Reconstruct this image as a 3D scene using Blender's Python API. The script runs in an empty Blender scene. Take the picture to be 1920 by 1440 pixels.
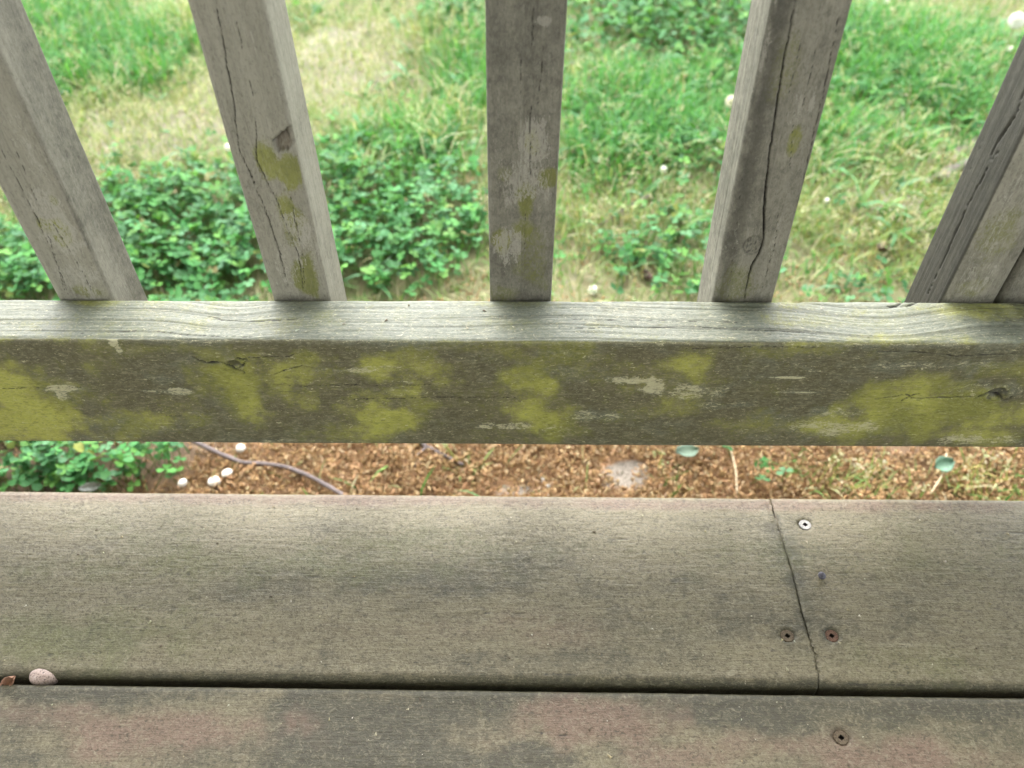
import bpy, math
import numpy as np
from mathutils import Matrix, Vector

sc = bpy.context.scene
COL = sc.collection
rng = np.random.default_rng(11)

# ------------------------------------------------------------------ camera
F_PX, IW, IH = 1498.0, 1920.0, 1440.0
CAM_H, PITCH, YAW, ROLL = 0.4664, 0.7792, -0.0284, -0.0144
fwd = np.array([math.sin(YAW) * math.cos(PITCH), math.cos(YAW) * math.cos(PITCH), -math.sin(PITCH)])
_r0 = np.array([math.cos(YAW), -math.sin(YAW), 0.0])
_u0 = np.cross(_r0, fwd)
cr = math.cos(ROLL) * _r0 + math.sin(ROLL) * _u0
cu = -math.sin(ROLL) * _r0 + math.cos(ROLL) * _u0
cam_d = bpy.data.cameras.new("camera")
cam = bpy.data.objects.new("camera", cam_d)
COL.objects.link(cam)
cam.matrix_world = Matrix(((cr[0], cu[0], -fwd[0], 0), (cr[1], cu[1], -fwd[1], 0), (cr[2], cu[2], -fwd[2], CAM_H), (0, 0, 0, 1)))
cam_d.sensor_width = 36.0
cam_d.lens = F_PX / IW * 36.0
cam_d.clip_start = 0.02
cam_d.clip_end = 500
cam_d.dof.use_dof = True
cam_d.dof.focus_distance = 0.475
cam_d.dof.aperture_fstop = 8.0
sc.camera = cam

# ------------------------------------------------------------------ light
SUN_EL, SUN_AZ = math.radians(56), math.radians(-14)     # azimuth from +Y towards +X
world = bpy.data.worlds.new("World")
sc.world = world
world.use_nodes = True
wn = world.node_tree
wn.nodes.clear()
sky = wn.nodes.new("ShaderNodeTexSky")
sky.sky_type = 'NISHITA'
sky.sun_disc = False
sky.sun_elevation = SUN_EL
sky.sun_rotation = SUN_AZ
sky.air_density = 1.0
sky.dust_density = 3.0
bg = wn.nodes.new("ShaderNodeBackground")
bg.inputs["Strength"].default_value = 0.15
wo = wn.nodes.new("ShaderNodeOutputWorld")
hs = wn.nodes.new("ShaderNodeHueSaturation")          # thin high cloud: a paler, greyer sky
hs.inputs["Saturation"].default_value = 0.26
wn.links.new(sky.outputs[0], hs.inputs["Color"])
wn.links.new(hs.outputs[0], bg.inputs[0])
wn.links.new(bg.outputs[0], wo.inputs[0])
sun_d = bpy.data.lights.new("sun", 'SUN')
sun_d.energy = 0.5
sun_d.angle = math.radians(85)
sun_d.color = (1.0, 0.97, 0.93)
sun = bpy.data.objects.new("sun", sun_d)
COL.objects.link(sun)
sd = Vector((math.sin(SUN_AZ) * math.cos(SUN_EL), math.cos(SUN_AZ) * math.cos(SUN_EL), math.sin(SUN_EL)))
sun.rotation_euler = sd.to_track_quat('Z', 'Y').to_euler()
sun.location = (0, 4, 6)
sc.view_settings.view_transform = 'Standard'
sc.view_settings.look = 'None'
sc.view_settings.gamma = 1.0
sc.view_settings.use_curve_mapping = False
sc.view_settings.exposure = 2.85

# ------------------------------------------------------------------ the place, in metres
RAIL_Y, RAIL_Z, RAIL_T, RAIL_H = 0.3352, 0.0795, 0.038, 0.089
BAL_Y = RAIL_Y + RAIL_T + 0.0006
DECK_EDGE, SLOT_Y = 0.3585, 0.2125
GROUND_Z = -0.30
BAL = [(-0.4000, .0345, .0040), (-0.2675, .0340, -.0005), (-0.1363, .0350, -.0067), (-0.0048, .0368, .0169),
       (0.1267, .0364, -.0097), (0.2589, .0321, .0171)]

def ray(px, py):
    d = fwd + cr * ((px - IW / 2) / F_PX) - cu * ((py - IH / 2) / F_PX)
    return d
def on_y(px, py, Y):
    d = ray(px, py); t = Y / d[1]
    return np.array([d[0] * t, Y, CAM_H + d[2] * t])
def on_z(px, py, Z):
    d = ray(px, py); t = (Z - CAM_H) / d[2]
    return np.array([d[0] * t, d[1] * t, Z])

# ------------------------------------------------------------------ numpy noise
def _hash(ix, iy, seed):
    h = (ix.astype(np.int64) * 374761393 + iy.astype(np.int64) * 668265263 + seed * 974634777) & 0x7fffffff
    h = ((h ^ (h >> 13)) * 1274126177) & 0x7fffffff
    h = (h ^ (h >> 16)) & 0xffff
    return h / 65535.0
def vnoise(x, y, seed=0):
    x = np.asarray(x, float); y = np.asarray(y, float)
    ix = np.floor(x); iy = np.floor(y); fx = x - ix; fy = y - iy
    fx = fx * fx * (3 - 2 * fx); fy = fy * fy * (3 - 2 * fy)
    a = _hash(ix, iy, seed); b = _hash(ix + 1, iy, seed); c = _hash(ix, iy + 1, seed); d = _hash(ix + 1, iy + 1, seed)
    return (a * (1 - fx) + b * fx) * (1 - fy) + (c * (1 - fx) + d * fx) * fy
def fbm(x, y, seed=0, oct=4):
    s = 0; w = 1; t = 0
    for i in range(oct):
        s = s + w * vnoise(x * 2 ** i + 17.3 * i, y * 2 ** i - 9.1 * i, seed + i); t += w; w *= 0.55
    return s / t
def sstep(a, b, x):
    t = np.clip((x - a) / (b - a), 0, 1)
    return t * t * (3 - 2 * t)
def seg_dist(px, py, pts):
    """distance to a polyline and the fraction along it"""
    best = np.full(px.shape, 1e9); frac = np.zeros(px.shape); n = len(pts) - 1
    for i in range(n):
        ax, ay = pts[i]; bx, by = pts[i + 1]
        dx, dy = bx - ax, by - ay
        t = np.clip(((px - ax) * dx + (py - ay) * dy) / (dx * dx + dy * dy + 1e-12), 0, 1)
        d = np.hypot(px - ax - t * dx, py - ay - t * dy)
        m = d < best
        best = np.where(m, d, best); frac = np.where(m, (i + t) / n, frac)
    return best, frac

# ------------------------------------------------------------------ mesh helpers
def make_mesh(name, co, quads=None, tris=None, attrs=None, smooth=True, color=None):
    me = bpy.data.meshes.new(name)
    co = np.asarray(co, np.float32)
    loops, starts, totals = [], [], []
    n = 0
    for f, k in ((quads, 4), (tris, 3)):
        if f is None or len(f) == 0: continue
        f = np.asarray(f, np.int32)
        loops.append(f.ravel()); starts.append(n + np.arange(len(f)) * k); totals.append(np.full(len(f), k)); n += f.size
    me.vertices.add(len(co)); me.vertices.foreach_set("co", co.ravel())
    me.loops.add(n); me.loops.foreach_set("vertex_index", np.concatenate(loops).astype(np.int32))
    st = np.concatenate(starts).astype(np.int32)
    me.polygons.add(len(st)); me.polygons.foreach_set("loop_start", st)
    me.polygons.foreach_set("loop_total", np.concatenate(totals).astype(np.int32))
    me.polygons.foreach_set("use_smooth", np.full(len(st), smooth))
    me.update(calc_edges=True)
    me.validate()
    for k, v in (attrs or {}).items():
        v = np.asarray(v, np.float32)
        if v.ndim == 2:
            a = me.attributes.new(k, 'FLOAT_VECTOR', 'POINT'); a.data.foreach_set("vector", v.ravel())
        else:
            a = me.attributes.new(k, 'FLOAT', 'POINT'); a.data.foreach_set("value", v)
    return me
def obj(name, me, mat, parent=None, label=None, cat=None, group=None, kind=None, loc=None):
    o = bpy.data.objects.new(name, me); COL.objects.link(o)
    if mat is not None and me is not None: me.materials.append(mat)
    if parent is not None: o.parent = parent
    if label: o["label"] = label
    if cat: o["category"] = cat
    if group: o["group"] = group
    if kind: o["kind"] = kind
    if loc is not None: o.location = loc
    return o
def copy_tree(o, parent=None):
    c = o.copy(); COL.objects.link(c); c.parent = parent
    for ch in o.children: copy_tree(ch, c)
    return c

def profile(a0, a1, b0, b1, r, ds):
    """rounded rectangle, counter-clockwise from the middle of the b0 side; ds = spacing on b0, a1, b1, a0 sides"""
    pts, nrm, side = [], [], []
    def line(p, q, n, d, s):
        L = math.hypot(q[0] - p[0], q[1] - p[1]); k = max(1, int(round(L / d)))
        for i in range(k):
            t = i / k; pts.append((p[0] + (q[0] - p[0]) * t, p[1] + (q[1] - p[1]) * t)); nrm.append(n); side.append(s)
    def arc(cx, cy, t0, s, k=7):
        for i in range(k):
            t = t0 + math.pi / 2 * i / k
            pts.append((cx + r * math.cos(t), cy + r * math.sin(t))); nrm.append((math.cos(t), math.sin(t))); side.append(s)
    am = (a0 + a1) / 2
    line((am, b0), (a1 - r, b0), (0, -1), ds[0], 0); arc(a1 - r, b0 + r, -math.pi / 2, 0)
    line((a1, b0 + r), (a1, b1 - r), (1, 0), ds[1], 1); arc(a1 - r, b1 - r, 0, 1)
    line((a1 - r, b1), (a0 + r, b1), (0, 1), ds[2], 2); arc(a0 + r, b1 - r, math.pi / 2, 2)
    line((a0, b1 - r), (a0, b0 + r), (-1, 0), ds[3], 3); arc(a0 + r, b0 + r, math.pi, 3)
    line((a0 + r, b0), (am, b0), (0, -1), ds[0], 0)
    return np.array(pts), np.array(nrm), np.array(side)
def stations(lo, hi, d0, d1, fine, coarse):
    s = []
    if lo < d0: s += list(np.arange(lo, d0 - coarse * .3, coarse))
    a, b = max(lo, d0), min(hi, d1)
    s += list(np.linspace(a, b, max(2, int(round((b - a) / fine)) + 1)))
    if hi > d1: s += list(np.arange(d1 + coarse, hi - coarse * .3, coarse)) + [hi]
    return np.array(s)
def timber(name, st, prof, axis, field, endwarp=None):
    """a sawn piece: prof swept along st. axis 'x': (l,a,b)=(X,Y,Z); axis 'z': (l,a,b)=(Z,X,Y).
    field(P, N, side, l, arc) -> (disp, attrs)"""
    pts, nrm, side = prof
    n, m = len(st), len(pts)
    arcl = np.concatenate([[0], np.cumsum(np.hypot(*np.diff(pts, axis=0).T))])
    l = np.repeat(st, m); a = np.tile(pts[:, 0], n); b = np.tile(pts[:, 1], n)
    na = np.tile(nrm[:, 0], n); nb = np.tile(nrm[:, 1], n); arc = np.tile(arcl, n); sd_ = np.tile(side, n)
    if axis == 'x':
        P = np.stack([l, a, b], 1); N = np.stack([np.zeros_like(l), na, nb], 1)
    else:
        P = np.stack([a, b, l], 1); N = np.stack([na, nb, np.zeros_like(l)], 1)
    disp, attrs, Pn = field(P, N, sd_, l, arc)
    Pn = Pn + N * disp[:, None]
    if endwarp is not None: Pn = endwarp(Pn, P)
    i = np.arange(n - 1)[:, None] * m; j = np.arange(m)[None, :]; jn = (j + 1) % m
    q = np.stack([(i + j), (i + j + m), (i + jn + m), (i + jn)], -1).reshape(-1, 4)
    if axis == 'x': q = q[:, ::-1]
    c0, c1 = len(Pn), len(Pn) + 1
    Pn = np.vstack([Pn, Pn[:m].mean(0), Pn[-m:].mean(0)])
    attrs = {k: np.concatenate([v, v[:1], v[-1:]]) for k, v in attrs.items()}
    jj = np.arange(m); jk = (jj + 1) % m
    t0 = np.stack([np.full(m, c0), jj, jk], 1); o1 = (n - 1) * m
    t1 = np.stack([np.full(m, c1), o1 + jk, o1 + jj], 1)
    if axis == 'x': t0, t1 = t0[:, ::-1], t1[:, ::-1]
    return make_mesh(name, Pn, q, np.vstack([t0, t1]), attrs)

# ------------------------------------------------------------------ node helper
class NT:
    def __init__(s, name):
        s.mat = bpy.data.materials.new(name); s.mat.use_nodes = True
        s.t = s.mat.node_tree; s.t.nodes.clear()
        s.out = s.t.nodes.new("ShaderNodeOutputMaterial")
        s.b = s.t.nodes.new("ShaderNodeBsdfPrincipled")
        s.t.links.new(s.b.outputs[0], s.out.inputs[0])
    def n(s, kind, **kw):
        x = s.t.nodes.new("ShaderNode" + kind)
        for k, v in kw.items(): setattr(x, k, v)
        return x
    def put(s, inp, v):
        if isinstance(v, bpy.types.NodeSocket): s.t.links.new(v, inp)
        elif isinstance(v, (tuple, list)) and len(v) == 3 and inp.type == 'RGBA': inp.default_value = (*v, 1)
        else: inp.default_value = v
    def attr(s, name, out="Fac"):
        a = s.n("Attribute"); a.attribute_name = name; return a.outputs[out]
    def math(s, op, a, b=0.0, c=0.0, clamp=False):
        m = s.n("Math", operation=op, use_clamp=clamp)
        for i, v in enumerate((a, b, c)): s.put(m.inputs[i], v)
        return m.outputs[0]
    def vscale(s, v, xyz):
        m = s.n("VectorMath", operation='MULTIPLY'); s.put(m.inputs[0], v); m.inputs[1].default_value = xyz
        return m.outputs[0]
    def noise(s, v, scale=1.0, detail=3.0, rough=0.55, dist=0.0):
        m = s.n("TexNoise"); s.put(m.inputs["Vector"], v); m.inputs["Scale"].default_value = scale
        m.inputs["Detail"].default_value = detail; m.inputs["Roughness"].default_value = rough
        m.inputs["Distortion"].default_value = dist
        return m.outputs["Fac"]
    def ramp(s, v, lo, hi, a=0.0, b=1.0):
        m = s.n("MapRange", interpolation_type='SMOOTHSTEP'); s.put(m.inputs[0], v)
        m.inputs[1].default_value = lo; m.inputs[2].default_value = hi; m.inputs[3].default_value = a; m.inputs[4].default_value = b
        return m.outputs[0]
    def mix(s, f, a, b, mode='MIX'):
        m = s.n("Mix", data_type='RGBA', blend_type=mode); m.clamp_factor = True
        s.put(m.inputs[0], f); s.put(m.inputs[6], a); s.put(m.inputs[7], b)
        return m.outputs[2]
    def bump(s, h, strength, dist):
        m = s.n("Bump"); s.put(m.inputs["Height"], h); m.inputs["Strength"].default_value = strength
        m.inputs["Distance"].default_value = dist
        return m.outputs[0]

def wood_material(name, light, dark, film, film2, moss, moss2, pale, pink, rough=0.62, spec=0.35, fib=(30, 1300), band=(5, 260), bandk=.6, felt=(420, 900), strkk=.75, spk=0.5, flake=0.0, bump=0.5, mossr=(.18, .95), mossn=.75, fibk=.5, fleck=0.0):
    t = NT(name)
    G = t.attr("grain", "Vector")
    tc = t.n("TexCoord").outputs["Object"]
    c0 = lambda v: t.math('SUBTRACT', v, .5)
    mul = lambda a, b: t.math('MULTIPLY', a, b)
    add = lambda a, b: t.math('ADD', a, b)
    fibre = t.noise(t.vscale(G, (fib[0], fib[1], 1)), 1, 3, 0.6)
    bandn = t.noise(t.vscale(G, (band[0], band[1], 1)), 1, 4, 0.6)
    blot = t.noise(tc, 22, 5, 0.62)
    mid = t.noise(tc, 140, 5, 0.7)
    grit = t.noise(tc, 760, 3, 0.65)
    short = t.noise(t.vscale(G, (felt[0], felt[1], 1)), 1, 3, 0.7, 0.8)
    strk = t.noise(t.vscale(G, (70, 850, 1)), 1, 4, 0.7, 0.5)
    c = t.mix(mul(t.ramp(bandn, .36, .66), bandk), light, dark)
    c = t.mix(mul(t.ramp(fibre, .5, .72), fibk), c, dark)
    # the dirt film; its mask also carries some painted shade
    fm = add(add(t.attr("film"), mul(c0(blot), 1.1)), add(mul(c0(mid), .7), mul(c0(short), .6)))
    fcol = t.mix(t.ramp(add(mid, mul(c0(grit), .5)), .35, .65), film, film2)
    c = t.mix(mul(t.ramp(fm, .1, 1.0), .92), c, fcol)
    # red-brown bare wood
    pm = add(t.attr("pink"), add(mul(c0(mid), .6), mul(c0(short), .7)))
    c = t.mix(mul(t.ramp(pm, .1, 1.0), .85), c, pink)
    # moss and algae
    ms = add(add(t.attr("moss"), add(mul(c0(mid), mossn), mul(c0(t.noise(tc, 55, 3, .6)), mossn * .6))), add(mul(c0(short), .8), mul(c0(grit), .9)))
    mcol = t.mix(t.ramp(blot, .38, .62), moss2, moss)
    c = t.mix(mul(t.ramp(ms, *mossr), .88), c, mcol)
    # pale worn patches and flakes
    fl = t.noise(t.vscale(G, (150, 480, 1)), 1, 6, 0.78, 1.2)
    pl = add(t.attr("pale"), add(mul(c0(fl), 1.9), mul(c0(grit), .5)))
    c = t.mix(mul(t.ramp(pl, .44, .54), .8), c, pale)
    if flake:
        f2 = t.ramp(add(fl, mul(c0(grit), .14)), .625, .655)
        c = t.mix(mul(f2, mul(t.ramp(blot, .40, .58), .8)), c, pale)
        f3 = t.ramp(t.noise(t.vscale(G, (260, 700, 1)), 1, 4, .7, .8), .625, .66)
        c = t.mix(mul(f3, .75), c, pale)
        f4 = t.ramp(t.noise(t.vscale(G, (45, 1100, 1)), 1, 4, .7, .4), .64, .68)
        c = t.mix(mul(f4, mul(t.ramp(mid, .42, .6), .7)), c, pale)
    # fine dark pits, short dark strokes and light fibres
    deep = (dark[0] * .36, dark[1] * .36, dark[2] * .34)
    c = t.mix(mul(t.ramp(short, .52, .68), .8 * spk), c, deep)
    c = t.mix(mul(t.ramp(short, .47, .33), .42 * spk), c, pale)
    c = t.mix(mul(t.ramp(strk, .56, .70), strkk * spk), c, deep)
    med = t.noise(t.vscale(G, (felt[0] * .45, felt[1] * .45, 1)), 1, 4, .72, 1.0)
    c = t.mix(mul(t.ramp(med, .52, .68), .55 * spk), c, deep)
    c = t.mix(mul(t.ramp(med, .46, .32), .40 * spk), c, pale)
    c = t.mix(mul(t.ramp(grit, .56, .72), .45 * spk), c, deep)
    if fleck:
        a = t.noise(t.vscale(tc, (330, 400, 400)), 1, 2, .5)
        c = t.mix(mul(t.ramp(a, .73, .77), .6), c, (.30, .275, .20))
        b = t.noise(t.vscale(tc, (260, 420, 400)), 1, 2, .5, .5)
        c = t.mix(mul(t.ramp(b, .69, .74), .75), c, deep)
    # cracks hold black dirt; the mask also carries face darkening and painted shade
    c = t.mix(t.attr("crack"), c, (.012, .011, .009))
    t.put(t.b.inputs["Base Color"], c)
    t.b.inputs["Specular IOR Level"].default_value = spec
    t.put(t.b.inputs["Roughness"], add(rough, mul(c0(mid), .3)))
    h = add(add(mul(short, -.8), mul(fibre, -.5)), add(mul(strk, -.5), mul(bandn, -.4)))
    t.put(t.b.inputs["Normal"], t.bump(h, bump, .0006))
    return t.mat

M_rail = wood_material("weathered_rail", (.155, .168, .132), (.088, .098, .072), (.124, .109, .060), (.076, .068, .037), (.36, .365, .075), (.20, .205, .042), (.45, .42, .27), (.25, .2, .15), flake=1.0, spk=.5, band=(5, 420), bandk=.65, felt=(330, 700), mossr=(.06, 1.2), mossn=1.25)
M_bal = wood_material("weathered_baluster", (.268, .255, .208), (.187, .176, .14), (.130, .122, .096), (.087, .083, .067), (.20, .21, .045), (.145, .153, .036), (.335, .32, .275), (.17, .135, .10), spk=.38, band=(4, 200), bandk=.4, felt=(330, 700))
M_deck = wood_material("weathered_deck_board", (.132, .114, .066), (.094, .078, .044), (.046, .043, .025), (.028, .027, .0165), (.100, .101, .038), (.078, .081, .033), (.188, .17, .114), (.124, .079, .056), spk=.95, fib=(60, 500), fibk=.3, band=(4, 90), bandk=.3, felt=(420, 520), strkk=.42, spec=.32, rough=.5, bump=.9, fleck=1.0)

def simple(name, col, rough=.6, spec=.4, nscale=0, col2=None, metal=0.0, trans=0.0, bump=0.0):
    t = NT(name)
    if nscale:
        tc = t.n("TexCoord").outputs["Object"]
        nz = t.noise(tc, nscale, 4, .65)
        t.put(t.b.inputs["Base Color"], t.mix(t.ramp(nz, .35, .65), col, col2))
        if bump: t.put(t.b.inputs["Normal"], t.bump(nz, bump, .001))
    else:
        t.put(t.b.inputs["Base Color"], (*col, 1))
    t.b.inputs["Roughness"].default_value = rough
    t.b.inputs["Specular IOR Level"].default_value = spec
    t.b.inputs["Metallic"].default_value = metal
    return t.mat
def leafy(name, rough=.5, spec=.4, trans=.35, glow=(1.0, 1.0, .55)):
    t = NT(name)
    c = t.attr("tint", "Vector")
    tc = t.n("TexCoord").outputs["Object"]
    nz = t.noise(tc, 260, 2, .5)
    c2 = t.mix(t.ramp(nz, .3, .7), c, t.mix(1.0, c, (.78, .8, .7), 'MULTIPLY'))
    t.put(t.b.inputs["Base Color"], c2)
    t.b.inputs["Roughness"].default_value = rough
    t.b.inputs["Specular IOR Level"].default_value = spec
    tr = t.n("BsdfTranslucent"); t.put(tr.inputs[0], t.mix(1.0, c2, glow, 'MULTIPLY'))
    mx = t.n("MixShader"); mx.inputs[0].default_value = trans
    t.t.links.new(t.b.outputs[0], mx.inputs[1]); t.t.links.new(tr.outputs[0], mx.inputs[2])
    t.t.links.new(mx.outputs[0], t.out.inputs[0])
    return t.mat

# ------------------------------------------------------------------ stains and tone patches: (px, py, rx, ry, strength) of the photo -> metres on the face
def face_blobs(rows, where, const):
    out = []
    for px, py, rx, ry, s in rows:
        c = where(px, py, const); ex = where(px + rx, py, const); ey = where(px, py + ry, const)
        out.append((c, abs(ex[0] - c[0]), float(np.linalg.norm((ey - c)[1:])), s))
    return out
def blob_sum(blobs, x, q, qi, seed, wob=.55, freq=55, soft=(.45, 1.35)):
    """union of soft, noise-edged blobs; q = the other in-face coordinate (index qi of the centre)"""
    w = fbm(x * freq, q * freq, seed, 4) - .5
    m = np.zeros_like(x)
    for c, rx, rq, s in blobs:
        d = np.sqrt(((x - c[0]) / rx) ** 2 + ((q - c[qi]) / rq) ** 2)
        m = np.maximum(m, s * (1 - sstep(soft[0], soft[1], d + w * wob * 1.6)))
    return m
def cracks(lines, a, b, seed, width, depth, amp=.0006):
    """lines of (points, width scale). Returns depth and mask"""
    j1 = (fbm(a * 300, b * 300, seed, 3) - .5) * amp * 3
    j2 = (fbm(a * 300 + 50, b * 300, seed + 9, 3) - .5) * amp * 3
    dep = np.zeros_like(a); mk = np.zeros_like(a)
    for pts, ws in lines:
        d, fr = seg_dist(a + j1, b + j2, pts)
        w = width * ws * (.35 + 1.0 * vnoise(fr * 9, fr * 0, seed + 3)) * np.minimum(1, 5 * np.minimum(fr, 1 - fr) + .25)
        g = np.exp(-(d / np.maximum(w, 1e-5)) ** 2)
        dep = np.maximum(dep, g * depth * ws); mk = np.maximum(mk, np.clip(g * 1.5, 0, 1))
    return dep, mk

# ================================================================== structure: ground
FOCUS_Z = GROUND_Z + .02
def gblobs(rows):
    out = []
    for px, py, rx, ry, s in rows:
        c = on_z(px, py, FOCUS_Z); ex = on_z(px + rx, py, FOCUS_Z); e1 = on_z(px, py - ry, FOCUS_Z); e2 = on_z(px, py + ry, FOCUS_Z)
        out.append((c[0], c[1], abs(ex[0] - c[0]), (e1[1] - e2[1]) / 2, s))
    return out
B_CLOVER = gblobs([(330, 440, 240, 100, 1), (120, 480, 220, 90, 1), (760, 430, 150, 70, 1), (620, 390, 110, 60, .95), (430, 350, 150, 45, .7),
    (800, 350, 120, 35, .7), (560, 480, 140, 60, 1), (100, 870, 200, 60, 1), (280, 850, 70, 40, .7), (720, 515, 120, 30, .6), (60, 700, 260, 120, 1), (330, 640, 180, 90, .9),
    (1280, 30, 190, 70, 1), (1470, 60, 120, 80, .9), (1350, 120, 130, 50, .6), (1850, 235, 80, 30, .5), (850, 22, 80, 25, .9), (1090, 50, 80, 50, .5),
    (1210, 490, 100, 50, .28), (1290, 430, 70, 50, .32), (1500, 880, 230, 40, .02), (1780, 870, 60, 30, .05), (1300, 545, 100, 20, .3), (1650, 545, 150, 30, .3), (1280, 270, 220, 70, .35),
    (1640, 160, 200, 60, .35), (700, 300, 160, 40, .4)])
B_GRASS = gblobs([(200, 110, 160, 80, 1), (310, 60, 130, 60, .9), (110, 30, 110, 60, .9), (1660, 100, 260, 120, 1), (1190, 210, 170, 110, 1), (1780, 170, 180, 90, .9),
    (1120, 280, 100, 70, .8), (770, 260, 160, 60, .75), (880, 150, 60, 100, .9), (840, 60, 90, 40, .8), (1600, 250, 200, 70, .6), (700, 310, 200, 40, .5), (1400, 200, 120, 120, .8), (520, 20, 80, 40, .3)])
B_DRY = gblobs([(290, 240, 170, 55, 1), (620, 120, 150, 80, 1), (450, 30, 160, 50, .8), (720, 60, 140, 50, .8), (420, 180, 110, 70, .9), (200, 205, 100, 35, .8), (640, 210, 110, 50, .7), (830, 230, 80, 60, .35), (340, 290, 110, 25, .6)])
B_YEL = gblobs([(1640, 420, 150, 70, 1), (1560, 400, 90, 60, .8), (1700, 360, 90, 50, .8), (1110, 420, 80, 50, .5), (1230, 380, 100, 40, .35), (1500, 330, 110, 50, .5), (1880, 900, 90, 50, .9), (1650, 890, 120, 40, .7), (1530, 870, 90, 40, .5), (870, 860, 40, 20, .6), (1260, 880, 30, 40, .4)])
B_LIT = gblobs([(650, 870, 210, 110, 1), (900, 870, 210, 110, 1), (1150, 870, 250, 110, 1), (1380, 870, 180, 110, 1), (1600, 870, 240, 110, 1), (1850, 870, 180, 110, .95), (900, 740, 480, 90, .9), (1500, 740, 480, 90, .7),
    (1120, 490, 110, 80, .65), (1150, 390, 110, 45, .45), (1580, 490, 190, 70, .55), (1720, 300, 110, 30, .9), (1500, 530, 130, 40, .7), (1660, 265, 130, 30, .4), (1790, 315, 60, 40, 1), (870, 535, 70, 30, .7), (20, 930, 60, 12, .6), (420, 870, 110, 90, 1), (250, 900, 120, 40, .4), (980, 600, 500, 50, .7), (1130, 310, 100, 30, .3)])
B_SAND = gblobs([(970, 897, 75, 22, 1), (1172, 862, 45, 26, 1), (920, 922, 45, 14, .9), (1110, 505, 55, 45, .35), (1660, 370, 60, 25, .6), (600, 70, 70, 40, .7), (440, 210, 70, 35, .5), (720, 100, 80, 40, .6), (620, 150, 60, 30, .6), (1500, 440, 40, 40, .3)])
def gfield(blobs, x, y, seed, wob=.7):
    w = fbm(x * 7, y * 7, seed, 4) - .5
    m = np.zeros_like(x)
    for cx, cy, rx, ry, s in blobs:
        d = np.sqrt(((x - cx) / rx) ** 2 + ((y - cy) / ry) ** 2)
        m = np.maximum(m, s * (1 - sstep(.55, 1.3, d + w * wob * 1.4)))
    return m
def ground_z(x, y):
    return GROUND_Z + (fbm(x * 2.2, y * 2.2, 5, 4) - .5) * .06 + (fbm(x * 18, y * 18, 6, 3) - .5) * .018
_xs = np.concatenate([-np.geomspace(150, 1.9, 28), np.linspace(-1.8, 1.8, 200), np.geomspace(1.9, 150, 28)])
_ys = np.concatenate([-np.geomspace(150, 1.6, 24), np.linspace(-1.5, .25, 20)[:-1], np.linspace(.25, 3.0, 200), np.geomspace(3.1, 150, 28)])
GX, GY = np.meshgrid(_xs, _ys)
gx, gy = GX.ravel(), GY.ravel()
near = (np.abs(gx) < 4) & (gy < 6) & (gy > -3)
gz = np.where(near, ground_z(gx, gy), GROUND_Z)
ni, nj = GX.shape
ii, jj = np.meshgrid(np.arange(ni - 1), np.arange(nj - 1), indexing='ij')
gq = np.stack([ii * nj + jj, ii * nj + jj + 1, (ii + 1) * nj + jj + 1, (ii + 1) * nj + jj], -1).reshape(-1, 4)
far_green = sstep(2.2, 4.5, np.hypot(gx, np.maximum(gy - .6, 0))) * .9
g_me = make_mesh("ground", np.stack([gx, gy, gz], 1), gq, attrs={"sand": np.maximum(gfield(B_SAND, gx, gy, 71, 1.8), gfield(B_DRY, gx, gy, 73) * .6), "green": far_green, "litter": gfield(B_LIT, gx, gy, 105) * (1 - .85 * sstep(.78, .92, gy)), "turf": sstep(.80, .95, gy)})
t = NT("soil")
tc = t.n("TexCoord").outputs["Object"]
n1 = t.noise(tc, 60, 6, .7); n2 = t.noise(tc, 420, 4, .7); n3 = t.noise(tc, 4, 5, .6)
c = t.mix(t.ramp(n1, .35, .65), (.10, .065, .038), (.19, .125, .07))
c = t.mix(t.ramp(n2, .5, .7), c, (.05, .035, .022))
c = t.mix(t.math('MULTIPLY', t.attr('litter'), .85), c, t.mix(t.ramp(n2, .4, .65), (.33, .19, .085), (.20, .11, .05)))
c = t.mix(t.math('MULTIPLY', t.attr('turf'), .8), c, t.mix(t.ramp(n1, .35, .65), (.24, .22, .11), (.15, .17, .07)))
sm = t.math('ADD', t.attr("sand"), t.math('MULTIPLY', t.math('SUBTRACT', n1, .5), 1.0))
sand = t.mix(t.ramp(n2, .35, .7), (.34, .30, .245), (.19, .16, .125))
c = t.mix(t.ramp(sm, .3, .7), c, sand)
grn = t.mix(t.ramp(n1, .3, .7), (.06, .13, .03), (.16, .2, .07))
c = t.mix(t.attr("green"), c, t.mix(t.ramp(n3, .4, .65), grn, (.25, .24, .12)))
t.put(t.b.inputs["Base Color"], c); t.b.inputs["Roughness"].default_value = .9
t.put(t.b.inputs["Normal"], t.bump(t.math('ADD', n1, n2), .8, .006))
obj("ground", g_me, t.mat, kind="structure")

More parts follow.
